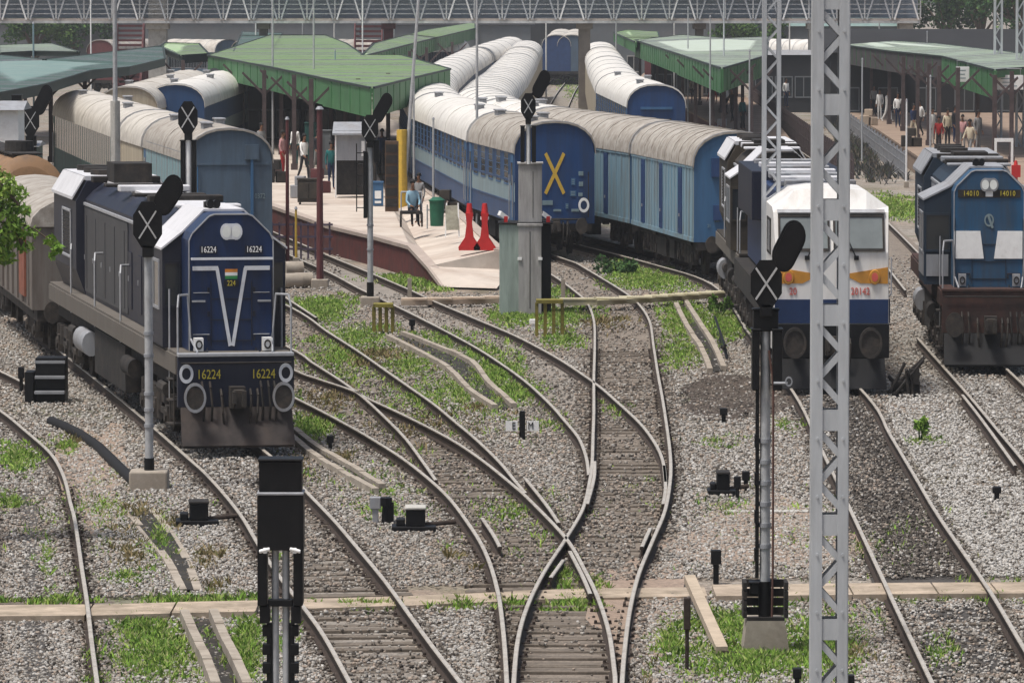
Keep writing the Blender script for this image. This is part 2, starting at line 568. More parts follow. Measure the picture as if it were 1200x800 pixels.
GREEN = [(22, 540, 26, 18, 1), (78, 525, 14, 10, .8), (14, 592, 22, 9, 1), (55, 655, 10, 30, .35), (182, 768, 58, 44, 2.2), (165, 738, 34, 14, 1.6), (287, 765, 26, 44, 2.0), (188, 635, 14, 26, .9),
       (375, 360, 36, 10, .8), (420, 398, 36, 12, .5), (380, 372, 26, 10, .5), (480, 428, 30, 12, .6), (368, 502, 26, 14, 1.1), (580, 440, 28, 14, 1.4), (600, 462, 30, 12, .9), (560, 418, 34, 10, .4), (650, 372, 40, 12, 1), (605, 372, 30, 9, .8), (660, 400, 24, 10, .6),
       (800, 375, 26, 24, 1.1), (850, 385, 22, 16, 1.1), (760, 330, 40, 10, .9), (730, 318, 20, 9, .8), (800, 418, 30, 14, .5), (785, 760, 26, 28, 1.0), (880, 778, 84, 28, 2.2), (870, 740, 66, 22, 1.6), (965, 765, 50, 40, 1.8), (905, 712, 40, 10, .6),
       (540, 712, 30, 7, .8), (600, 711, 30, 7, 1), (672, 711, 40, 8, 1), (430, 712, 50, 6, .6), (1160, 703, 60, 5, 1), (1060, 705, 50, 5, .5), (450, 600, 30, 14, .35), (1082, 520, 22, 4, .6), (640, 345, 26, 6, .8), (520, 400, 40, 10, .25), (700, 106, 40, 10, .2), (575, 440, 20, 10, 1.5), (567, 446, 14, 6, 2), (590, 470, 16, 8, 1), (640, 500, 30, 8, .15), (330, 640, 20, 30, .15), (920, 500, 30, 10, .12), (1020, 700, 80, 6, .3), (250, 705, 60, 6, .5), (60, 705, 60, 5, .4), (345, 470, 10, 8, .6), (455, 580, 24, 8, .4), (1100, 770, 30, 20, .25), (720, 480, 20, 10, .15), (840, 520, 40, 10, .12), (430, 560, 90, 30, .04), (600, 600, 120, 60, .02), (850, 600, 80, 40, .03), (120, 600, 90, 60, .05), (1000, 640, 160, 60, .015), (540, 460, 80, 50, .12), (400, 420, 60, 30, .15),
       (660, 680, 26, 22, .35), (700, 690, 12, 14, .5), (500, 330, 60, 8, .3), (1030, 245, 60, 12, .15), (150, 680, 50, 12, .25), (330, 760, 14, 30, .4), (490, 470, 30, 10, .5)]
# --- ballast stones (no one could count them)
def stones():
    rxy = np.array(RAIL_XY)
    near = rxy[rxy[:, 1] < 175]
    N = 285000
    row = RNG.uniform(0, 1, N)
    # rows spread towards the camera
    r = 300 + 530 * row ** .8
    px = RNG.uniform(-140, 1340, N)
    u = (px - 600) / FPX; v = (r - 400) / FPX
    cp, sp = math.cos(PITCH), math.sin(PITCH)
    t = H / (sp + v * cp)
    X = u * t; Y = t * (cp - v * sp)
    keep = np.ones(N, bool)
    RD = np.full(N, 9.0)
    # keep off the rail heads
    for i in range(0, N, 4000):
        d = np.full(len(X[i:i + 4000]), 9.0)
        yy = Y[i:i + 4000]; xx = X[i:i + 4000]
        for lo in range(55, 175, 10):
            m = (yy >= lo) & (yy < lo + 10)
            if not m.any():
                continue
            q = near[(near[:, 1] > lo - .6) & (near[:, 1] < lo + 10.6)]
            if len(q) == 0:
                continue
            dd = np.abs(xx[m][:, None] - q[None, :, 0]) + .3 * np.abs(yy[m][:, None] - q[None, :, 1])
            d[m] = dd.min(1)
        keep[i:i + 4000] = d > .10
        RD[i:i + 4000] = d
    # thin between some rails so that sleepers show
    bare = ((px > 600) & (px < 725) & (r > 700)) | ((px > 1080) & (px < 1190) & (r > 715))
    keep &= ~(bare & (RNG.uniform(0, 1, N) < .7))
    for cen, _s in BED_PTS:
        cc = np.array([(p.x, p.y) for p in smooth_line(cen, 12)])
        o_ = np.argsort(cc[:, 1]); cx = np.interp(Y, cc[o_, 1], cc[o_, 0], left=999, right=999)
        ins = (np.abs(X - cx) < .62) & (px > 330) & (px < 800) & (r > 330)
        thin = .25 + .35 * (np.sin(Y * .9 + X) > .2) + .3 * (r > 690)
        keep &= ~(ins & (RNG.uniform(0, 1, N) < thin))
    semi = ((px > 355) & (px < 540) & (r > 640)) | ((px > 500) & (px < 660) & (r > 560) & (r < 690)) | ((px > 690) & (px < 770) & (r > 520) & (r < 660))
    keep &= ~(semi & (RNG.uniform(0, 1, N) < .45))
    for gx, gy, grx, gry, gd in GREEN:
        if gd >= .8:
            q = ((px - gx) / grx) ** 2 + ((r - gy) / gry) ** 2
            keep &= ~((q < 1) & (RNG.uniform(0, 1, N) < .85 * np.clip(1.25 - q, 0, 1)))
    slab_row = np.interp(px, [0, 300, 600, 840, 1200], [714, 709, 696, 690, 688])
    keep &= np.abs(r - slab_row) > 9
    keep &= ~((px > 400) & (px < 600) & (r < 345))
    X, Y, px, r, RD = X[keep], Y[keep], px[keep], r[keep], RD[keep]
    n = len(X)
    base = np.array([(-1, -1, -1), (1, -1, -1), (1, 1, -1), (-1, 1, -1), (-.7, -.7, 1), (.7, -.7, 1), (.7, .7, 1), (-.7, .7, 1)], float)
    far = np.clip((r - 300) / 400, .55, 1.0)
    sz = RNG.uniform(.009, .022, n) * (1.5 - .5 * far)
    V = base[None] * sz[:, None, None] * np.stack([RNG.uniform(.6, 1.1, n), RNG.uniform(.7, 1.4, n), RNG.uniform(.5, 1.0, n)], 1)[:, None, :]
    V += RNG.normal(0, 1, V.shape) * sz[:, None, None] * .22
    a = RNG.uniform(0, 6.28, n); ca, sa = np.cos(a)[:, None], np.sin(a)[:, None]
    x = V[:, :, 0] * ca - V[:, :, 1] * sa
    y = V[:, :, 0] * sa + V[:, :, 1] * ca
    V = np.stack([x + X[:, None], y + Y[:, None], V[:, :, 2] + RNG.uniform(.035, .062, n)[:, None]], 2).reshape(-1, 3)
    Fq = np.array([(3, 2, 1, 0), (4, 5, 6, 7), (0, 1, 5, 4), (1, 2, 6, 5), (2, 3, 7, 6), (3, 0, 4, 7)])
    F = (Fq[None] + 8 * np.arange(n)[:, None, None]).reshape(-1)
    me = bpy.data.meshes.new('ballast_stones')
    me.vertices.add(n * 8); me.vertices.foreach_set('co', V.ravel())
    me.loops.add(n * 24); me.loops.foreach_set('vertex_index', F.astype(np.int32))
    me.polygons.add(n * 6)
    me.polygons.foreach_set('loop_start', np.arange(0, n * 24, 4, dtype=np.int32))
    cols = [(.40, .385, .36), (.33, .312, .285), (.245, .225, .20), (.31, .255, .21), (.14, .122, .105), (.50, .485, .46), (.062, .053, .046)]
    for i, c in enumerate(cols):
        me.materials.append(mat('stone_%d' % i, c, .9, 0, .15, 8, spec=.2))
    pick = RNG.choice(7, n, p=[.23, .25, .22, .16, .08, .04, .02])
    # where the ballast is oily or earthy the stones are too
    oil = ((px > np.interp(r, [460, 584, 671, 800], [955, 1000, 1045, 1110])) & (px < np.interp(r, [460, 560, 686, 800], [1000, 1060, 1135, 1200])) & (r > 440) & (r < 690))
    k = oil & (RNG.uniform(0, 1, n) < .9); pick[k] = RNG.choice([4, 6, 2], k.sum(), p=[.3, .62, .08])
    ear = (((px - 862) / 68) ** 2 + ((r - 468) / 26) ** 2 < 1) & (RNG.uniform(0, 1, n) < .85); pick[ear] = RNG.choice([4, 6], ear.sum())
    gry = ((px > 1090) & (r > 470) & (r < 680)) | ((px > 1040) & (px < 1180) & (r > 450) & (r < 640) & ~oil)
    k = gry & ((pick == 2) | (pick == 3)); pick[k] = RNG.choice([0, 5, 1], k.sum())
    ctr = (px > 340) & (px < 790) & (r > 330) & (r < 700)
    k = ctr & ((pick == 5) | (pick == 0)) & (RNG.uniform(0, 1, n) < .62); pick[k] = RNG.choice([2, 3, 1], k.sum())
    k = (RD < .24) & (RNG.uniform(0, 1, n) < .62); pick[k] = RNG.choice([4, 6, 2], k.sum(), p=[.5, .25, .25])  # rust browns, and the shadow beside each rail put into the stone colours
    # drips of oil along the middle of each track, and a slow drift of soil
    for cen, _s in BED_PTS:
        cc = np.array([(p.x, p.y) for p in smooth_line(cen, 12)])
        o_ = np.argsort(cc[:, 1]); cx = np.interp(Y, cc[o_, 1], cc[o_, 0], left=999, right=999)
        k = (np.abs(X - cx) < .62) & (px > 300) & (px < 800) & (RNG.uniform(0, 1, n) < .55); pick[k] = RNG.choice([2, 3, 4, 6], k.sum(), p=[.4, .25, .25, .1])
        wob = .12 + .10 * np.sin(Y * .7 + cc[0, 0]) + .08 * np.sin(Y * 2.3)
        k = (np.abs(X - cx) < np.clip(wob, .03, .26)) & (RNG.uniform(0, 1, n) < .4); pick[k] = RNG.choice([4, 6, 2], k.sum(), p=[.45, .3, .25])
    soil = np.sin(X * 1.3 + Y * .21) + np.sin(X * .7 - Y * .33 + 2) + np.sin(X * 2.9 + Y * .11 + 1) + RNG.normal(0, .5, n)
    k = (soil > 1.6) & (RNG.uniform(0, 1, n) < .5); pick[k] = RNG.choice([2, 3, 4], k.sum())
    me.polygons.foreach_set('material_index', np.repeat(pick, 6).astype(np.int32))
    me.update(calc_edges=True)
    me.validate()
    o = bpy.data.objects.new('ballast_stones', me)
    COL.objects.link(o)
    stuff(o)
    tag(o, 'loose grey and brown ballast stones covering the yard', 'ballast')
stones()

# --- grass and weeds
def grass(name, label, patches, cols, hmin, hmax, dens):
    V, pick = [], []
    ncol = len(cols)
    for cx, cy, rx, ry, d in patches:
        a, b = P(cx - rx, cy), P(cx + rx, cy)
        y0, y1 = P(cx, cy + ry).y, P(cx, cy - ry).y
        area = math.pi * (b.x - a.x) / 2 * (y1 - y0) / 2
        n = int(min(14000, max(60, area * dens * d)))
        ang = RNG.uniform(0, 6.283, n); rad = np.minimum(1.25, np.abs(RNG.normal(0, .62, n))) * (1 + .25 * np.sin(3 * ang + cx) + .15 * np.sin(7 * ang + cy))
        # clumps
        nc = max(3, n // 30)
        ca = RNG.uniform(0, 6.283, nc); cr = np.minimum(1.3, np.abs(RNG.normal(0, .66, nc))) * (1 + .25 * np.sin(3 * ca + cx))
        k = RNG.integers(0, nc, n)
        mixc = RNG.uniform(0, 1, n) < .65
        pxs = np.where(mixc, cr[k] * np.cos(ca[k]) + RNG.normal(0, .07, n), rad * np.cos(ang)) * rx + cx
        pys = np.where(mixc, cr[k] * np.sin(ca[k]) + RNG.normal(0, .05, n), rad * np.sin(ang)) * ry + cy
        hk = RNG.uniform(.5, 1.15, nc)
        for x, y, mc, kk in zip(pxs, pys, mixc, k):
            q = P(x, y)
            h = RNG.uniform(hmin, hmax) * (hk[kk] if mc else .7)
            w = RNG.uniform(.007, .014) * (1.0 + q.y / 120)
            t = RNG.uniform(0, 6.283)
            lx, ly = RNG.normal(0, .45) * h, RNG.normal(0, .45) * h
            dx, dy = math.cos(t) * w, math.sin(t) * w
            V += [(q.x - dx, q.y - dy, .0), (q.x + dx, q.y + dy, .0), (q.x + lx * .5 + dx * .7, q.y + ly * .5, h * .65), (q.x + lx, q.y + ly, h)]
            pick.append(min(ncol - 1, int(RNG.uniform(0, ncol))))
    n = len(pick)
    me = bpy.data.meshes.new(name)
    fs = []
    for i in range(n):
        o = i * 4
        fs.append((o, o + 1, o + 2, o + 3))
    me.from_pydata(V, [], fs)
    for i, c in enumerate(cols):
        me.materials.append(mat('%s_%d' % (name, i), c, .8, 0, .25, 6, spec=.2))
    me.polygons.foreach_set('material_index', pick)
    o = bpy.data.objects.new(name, me)
    COL.objects.link(o)
    stuff(o)
    tag(o, label, 'grass')
grass('grass', 'fresh green grass growing in patches between the tracks',
      GREEN,
      [(.20, .33, .05), (.15, .27, .04), (.26, .36, .075), (.30, .33, .13), (.10, .19, .035)], .04, .14, 1700)
grass('dry_grass', 'brown and olive dry weeds on the dirt between the left tracks',
      [(152, 655, 26, 26, 1), (165, 605, 34, 16, 1), (240, 655, 30, 18, .9), (255, 690, 26, 10, .8), (205, 615, 26, 10, .7), (100, 520, 22, 14, .4), (400, 540, 24, 12, .6), (345, 545, 30, 14, .4), (540, 655, 20, 20, .3), (445, 418, 60, 20, .4), (560, 480, 40, 14, .35), (700, 380, 60, 12, .2), (390, 470, 50, 20, .25), (500, 500, 70, 20, .2), (1000, 770, 30, 26, .5), (760, 800, 22, 30, .4)],
      [(.22, .17, .085), (.17, .145, .06), (.12, .12, .04), (.27, .21, .11)], .04, .17, 380)

grass('scrub', 'dark scrub and coal dust between the far platforms at the right',
      [(1005, 178, 26, 22, .8), (1030, 205, 24, 10, .6), (985, 150, 12, 12, .5)],
      [(.045, .05, .055), (.08, .08, .08), (.05, .06, .035), (.11, .09, .07)], .12, .5, 55)
# --- concrete walkway across the tracks
def slab_run(name, px, depth, top, m, gap=.012, th=.14):
    pts = [P(x, y, top) for x, y in px]
    for i in range(len(pts) - 1):
        a, b = pts[i], pts[i + 1]
        n = max(1, round((b - a).length / 1.0))
        for k in range(n):
            p = a + (b - a) * (k / n); q = a + (b - a) * ((k + 1) / n)
            d = (q - p).normalized() * gap
            p2, q2 = p + d, q - d
            j = random.uniform(-.05, .05)
            mbx.slab([(p2.x, p2.y + j, top), (q2.x, q2.y + j, top), (q2.x, q2.y + depth + j, top), (p2.x, p2.y + depth + j, top)], th + random.uniform(-.01, .01))
mbx = MB()
slab_run('path', [(-40, 722), (100, 721), (200, 718), (300, 716)], 1.25, .12, m_conc)
slab_run('path', [(345, 713), (470, 709), (600, 703), (700, 700), (830, 698)], 1.1, .075, m_conc)
slab_run('path', [(838, 698), (1000, 696), (1100, 695), (1240, 694)], 1.35, .12, m_conc)
m_path = mat('walkway_concrete', (.40, .325, .25), .9, 0, .2, 3, (.20, .165, .12), .8, .48, 2.2, bump=.3)
struct(mbx.build('path', m_path, bevel=.01))
# ------------------------------------------------------------------ rail vehicles (local: front face at y = 0, +y back along the train)
def frame_at(near, far, gap=.5):
    a, b = P(*near), P(*far)
    d = b - a
    L = d.length
    return a, math.atan2(-d.x, d.y), L - gap

def arc(w, ze, zt, n=12, p=2.3):
    """roof line from (-w, ze) over the top to (w, ze)"""
    out = []
    for i in range(n + 1):
        a = math.pi * (1 - i / n)
        c, s = math.cos(a), math.sin(a)
        out.append((w * math.copysign(abs(c) ** (2 / p), c), ze + (zt - ze) * abs(s) ** (2 / p)))
    return out

_wheel = {}
def wheelset(parent, y, z=.19, r=.46):
    k = round(r, 2)
    if k not in _wheel:
        mb = MB(K)
        for s in (-1, 1):
            mb.tube((s * .77, 0, r), (s * .90, 0, r), r, r, 20, 0)
            mb.tube((s * .74, 0, r), (s * .77, 0, r), r + .03, r + .03, 20, 0)
            mb.tube((s * .90, 0, r), (s * .93, 0, r), r * .45, r * .4, 14, 0)
        mb.tube((-.8, 0, r), (.8, 0, r), .09, .09, 8, 0)
        o = mb.build('wheelset', [m_under], None, True)
        _wheel[k] = o
    else:
        o = _wheel[k].copy()
        COL.objects.link(o)
    o.parent = parent
    o.location = (0, y, z)
    return o

def bogie(root, y, n=2, base=2.9, mats=None, r=.46, w=1.15):
    mb = MB(K)
    h = base / 2 + .55
    for s in (-1, 1):
        mb.b2(s * w - .06, s * w + .06, y - h, y + h, .75, .98)
        mb.bar((s * w, y - h * .6, .62), (s * w, y + h * .6, .62), .1, .16)
        for i in range(n):
            yy = y - base / 2 + base * i / (n - 1)
            mb.box((s * (w + .06), yy, .62), (.22, .34, .34))
            mb.tube((s * (w + .17), yy, .62), (s * (w + .22), yy, .62), .12, .12, 10)
            for e in (-.32, .32):
                mb.tube((s * (w + .05), yy + e, .60), (s * (w + .05), yy + e, 1.0), .10, .10, 8)
        mb.tube((s * (w + .02), y - .25, .45), (s * (w + .02), y - .25, .95), .13, .13, 8)
        mb.tube((s * (w + .02), y + .25, .45), (s * (w + .02), y + .25, .95), .13, .13, 8)
        mb.tube((s * (w + .14), y - h * .75, 1.05), (s * (w + .14), y - h * .35, 1.05), .11, .11, 8)
    mb.b2(-w, w, y - .25, y + .25, .7, .95)
    b = mb.build('bogie', mats or [m_under], root)
    for i in range(n):
        yy = y - base / 2 + base * i / (n - 1)
        wheelset(b, yy, .19, r)
    return b

def buffers(root, y, z=1.07, r=.23, x=.98, ringm=None, mats=None):
    for s in (-1, 1):
        mb = MB(K)
        mb.tube((s * x, y, z), (s * x, y - .38, z), .10, .10, 10, 0)
        mb.tube((s * x, y, z), (s * x, y - .16, z), .16, .14, 12, 0)
        mb.tube((s * x, y - .38, z), (s * x, y - .44, z), r, r, 22, 0)
        if ringm:
            mb.ring((s * x, y - .441, z), r, .05, .012, 22, 1)
        mb.build('buffer', [m_under] + ([ringm] if ringm else []), root, True)

def coupling(root, y, z=1.05):
    mb = MB(K)
    mb.box((0, y - .12, z), (.34, .3, .36))
    mb.box((0, y - .36, z), (.22, .3, .28))
    mb.box((.09, y - .5, z), (.10, .16, .26))
    mb.box((-.12, y - .45, z + .02), (.08, .2, .2))
    for x in (-.35, .32, .48):
        mb.path([(x, y, z + .12), (x, y - .14, z + .02), (x * .95, y - .2, z - .25), (x * .85, y - .12, z - .5)], .03, 6)
    return mb.build('coupling', [m_under], root)

m_roof = mat('coach_roof', (.52, .49, .44), .6, .0, .14, 3, (.30, .27, .23), .75, .5, 1.6)
m_roof_brown = mat('roof_weathered', (.36, .335, .30), .75, 0, .2, 6, (.17, .14, .11), .7, .48, 2.5, bump=.2)
m_roof_white = mat('roof_silver_white', (.64, .62, .58), .55, .0, .1, 4, (.40, .37, .33), .7, .53, 1.2)
m_blue = mat('coach_blue', (.016, .055, .145), .5, 0, .18, 3, (.035, .05, .09), .6, .55, 2, streak=True)
m_blue_end = mat('coach_end_blue', (.008, .045, .15), .5, 0, .25, 3, (.02, .035, .075), .75, .5, 2.0, streak=True)
m_blue_mid = mat('coach_blue_faded', (.04, .115, .23), .55, 0, .15, 3, (.04, .07, .13), .6, .55, 2, streak=True)
m_pale = mat('coach_band_pale', (.20, .28, .31), .55, 0, .13, 3, (.16, .19, .19), .7, .53, 2, streak=True)
m_slate = mat('coach_end_slate', (.075, .115, .165), .6, 0, .16, 3, (.05, .065, .08), .7, .52, 2, streak=True)
m_teal = mat('coach_teal_dark', (.010, .070, .062), .6, 0, .2, 3, (.012, .02, .025), .7, .5, 2, streak=True)
m_cream = mat('coach_cream_side', (.42, .37, .28), .65, 0, .15, 3, (.26, .2, .14), .7, .52, 2, streak=True)
m_vanside = mat('van_side_pale', (.19, .31, .39), .55, 0, .12, 3, (.17, .17, .15), .75, .5, 2.2, streak=True)
m_vandoor = mat('van_door_blue', (.02, .05, .14), .55, 0, .2, 3)

_win = {}
def window_mesh(kind):
    if kind not in _win:
        mb = MB()
        w, h = (.62, .56) if kind == 'barred' else (1.0, .62)
        for a, b, c, d in ((-w, w, h - .05, h), (-w, w, -h, -h + .05), (-w, -w + .06, -h + .05, h - .05), (w - .06, w, -h + .05, h - .05)):
            mb.b2(-.012, .0, a, b, c, d, 1)
        mb.b2(-.004, .02, -w + .06, w - .06, -h + .05, h - .05, 0)
        if kind == 'barred':
            for k in range(1, 6):
                z = -h + 2 * h * k / 6
                mb.tube((-.008, -w + .06, z), (-.008, w - .06, z), .008, .008, 5, 1, False)
        else:
            mb.b2(-.012, -.005, -.02, .02, -h + .05, h - .05, 1)
        _win[kind] = mb
    return _win[kind]

def coach(label, near, far, group=None, bands=None, roof=None, end=None, win='barred', sides=(-1,), mark=None, W=1.55, ze=3.15, zt=4.05, gap=.5, ribs=7, detail=True, cat='railway coach', wcol=None, frame=None, name='railway_coach', vents=True, nwin=None):
    loc, rz, L = frame_at(near, far, gap)
    t = thing(name, label, cat, loc, rz, group)
    bands = bands or [m_blue, m_pale, m_blue]
    zs = [1.12, 1.72, 2.32, ze] if len(bands) == 3 else [1.12, ze]
    mb = MB(K)
    top = arc(W, ze, zt - .03)
    ring = [(-W, z) for z in zs] + top[1:-1] + [(W, z) for z in zs[::-1]]
    # side walls by bands, end wall, floor
    for i in range(len(zs) - 1):
        for s in (-1, 1):
            a = [(s * W, 0, zs[i]), (s * W, L, zs[i]), (s * W, L, zs[i + 1]), (s * W, 0, zs[i + 1])]
            mb.add(a, [(0, 1, 2, 3)], i)
    n = len(ring)
    e = len(bands)
    mb.add([(x, 0, z) for x, z in ring], [tuple(range(n))], e)
    mb.add([(x, L, z) for x, z in ring], [tuple(range(n - 1, -1, -1))], e)
    mb.add([(-W, 0, 1.12), (W, 0, 1.12), (W, L, 1.12), (-W, L, 1.12)], [(0, 1, 2, 3)], e + 1)
    # waist rails and panel seams
    if detail:
        for s in sides:
            for z in zs[1:-1]:
                mb.b2(s * W, s * (W + .025), .02, L - .02, z - .02, z + .02, 0)
    body = mb.build('body', bands + [end or m_blue_end, m_dark], t)
    # roof
    mb = MB(K)
    prof = arc(W + .05, ze - .02, zt)
    segs = 10
    rows = []
    for y in [-.06, L + .06]:
        rows.append([(x, y, z) for x, z in prof])
    vs = rows[0] + rows[1]
    m_ = len(prof)
    mb.add(vs, [(i, i + 1, m_ + i + 1, m_ + i) for i in range(m_ - 1)])
    mb.add(rows[0] + [(x * .985, -.06, z - .05) for x, z in prof], [(i, m_ + i, m_ + i + 1, i + 1) for i in range(m_ - 1)])
    if ribs:
        p2 = arc(W + .065, ze - .02, zt + .018)
        for k in range(ribs + 1):
            y = L * k / ribs
            a = [(x, y - .03, z) for x, z in p2] + [(x, y + .03, z) for x, z in p2]
            mb.add(a, [(i, i + 1, m_ + i + 1, m_ + i) for i in range(m_ - 1)], 1 if (k in (0, ribs) or not detail) else 0)
            mb.add([(x, y - .03, z) for x, z in p2] + [(x * .99, y - .03, z - .03) for x, z in p2], [(i, m_ + i, m_ + i + 1, i + 1) for i in range(m_ - 1)], 1 if (k in (0, ribs) or not detail) else 0)
    mb.build('roof', [roof or m_roof, m_tin], t, True)
    if vents and detail:
        for k in range(3):
            y = L * (k + .5) / 3
            v = MB(K)
            sx = .55 if k % 2 else -.55
            v.box((sx, y, zt - .02), (.34, .8, .16))
            v.box((sx, y, zt + .09), (.42, .9, .05))
            v.build('roof_vent', [m_tin], t, bevel=.015)
    # windows
    if win:
        wm = window_mesh(win)
        n = nwin or max(3, int(L / 2.0))
        for s in sides:
            me = None
            for k in range(n):
                y = 1.1 + (L - 2.2) * (k + .5) / n
                if me is None:
                    q = MB(K)
                    q.v = [Vector((p.x if s < 0 else -p.x, p.y * min(1, (L - 2.2) / n / 1.5), p.z)) for p in wm.v]
                    q.f, q.m = wm.f, wm.m
                    o = q.build('window', [wcol or m_glass, frame or (m_blue_mid if not wcol else m_tin)], t)
                    me = o
                else:
                    o = me.copy(); COL.objects.link(o); o.parent = t
                o.location = (s * (W + .004) * K, y, (zs[-2] + ze) / 2 if len(zs) == 4 else 2.55)
            for y in (.65, L - .65):
                q = MB(K)
                q.b2(s * (W + .02), s * (W - .02), y - .32, y + .32, 1.2, ze - .05, 0)
                q.b2(s * (W + .03), s * (W + .02), y - .2, y + .2, 2.2, ze - .3, 1)
                for e2 in (-.4, .4):
                    q.tube((s * (W + .06), y + e2, 1.3), (s * (W + .06), y + e2, 2.5), .02, .02, 6, 2)
                q.build('door', [m_blue_mid if len(zs) == 4 else m_teal, m_glass, m_tin], t)
    # below
    mb = MB(K)
    mb.b2(-1.3, 1.3, .05, L - .05, .95, 1.115)
    for s in (-1, 1):
        for y in (L * .42, L * .55, L * .62):
            mb.box((s * 1.1, y, .72), (.5, .9, .5))
    mb.b2(-1.45, 1.45, 0, .12, .90, 1.11)
    mb.build('underframe', [m_dark], t)
    for y in (min(2.6, L * .25), L - min(2.6, L * .25)):
        bogie(t, y, 2, 2.3)
    if detail:
        buffers(t, -.02)
        coupling(t, 0)
    return t, L

# --- parcel vans: ribbed pale sides with dark door strips
def van(label, near, far, group, end=None):
    t, L = coach(label, near, far, group, bands=[m_vanside], roof=m_roof_brown, end=end or m_blue_mid, win=None, sides=(), ribs=9, cat='parcel van', name='parcel_van', vents=False, gap=.45, W=1.55)
    mb = MB(K)
    W = 1.55
    n = 22
    for k in range(n):
        y = L * (k + .5) / n
        mb.b2(-W - .028, -W, y - .06, y + .06, 1.25, 3.05)
    mb.b2(-W - .035, -W, .03, L - .03, 1.12, 1.24)
    mb.b2(-W - .035, -W, .03, L - .03, 3.06, 3.14)
    mb.build('side_ribs', [m_vanside], t)
    for y in (L * .2, L * .5, L * .8):
        d = MB(K)
        d.b2(-W - .045, -W, y - .30, y + .30, 1.26, 3.03, 0)
        for e in (-.12, .12):
            d.b2(-W - .06, -W - .045, y + e - .02, y + e + .02, 1.4, 2.9, 0)
        d.box((-W - .06, y, 1.75), (.03, .12, .08), 1)
        d.build('door', [m_vandoor, m_tin], t)
    return t, L

# --- alco type diesel with a narrow short hood in front of a wide cab
def handrail(root, pts, r, m, name='handrail', n=6):
    mb = MB(K)
    mb.path(pts, r, n)
    return mb.build(name, [m], root)

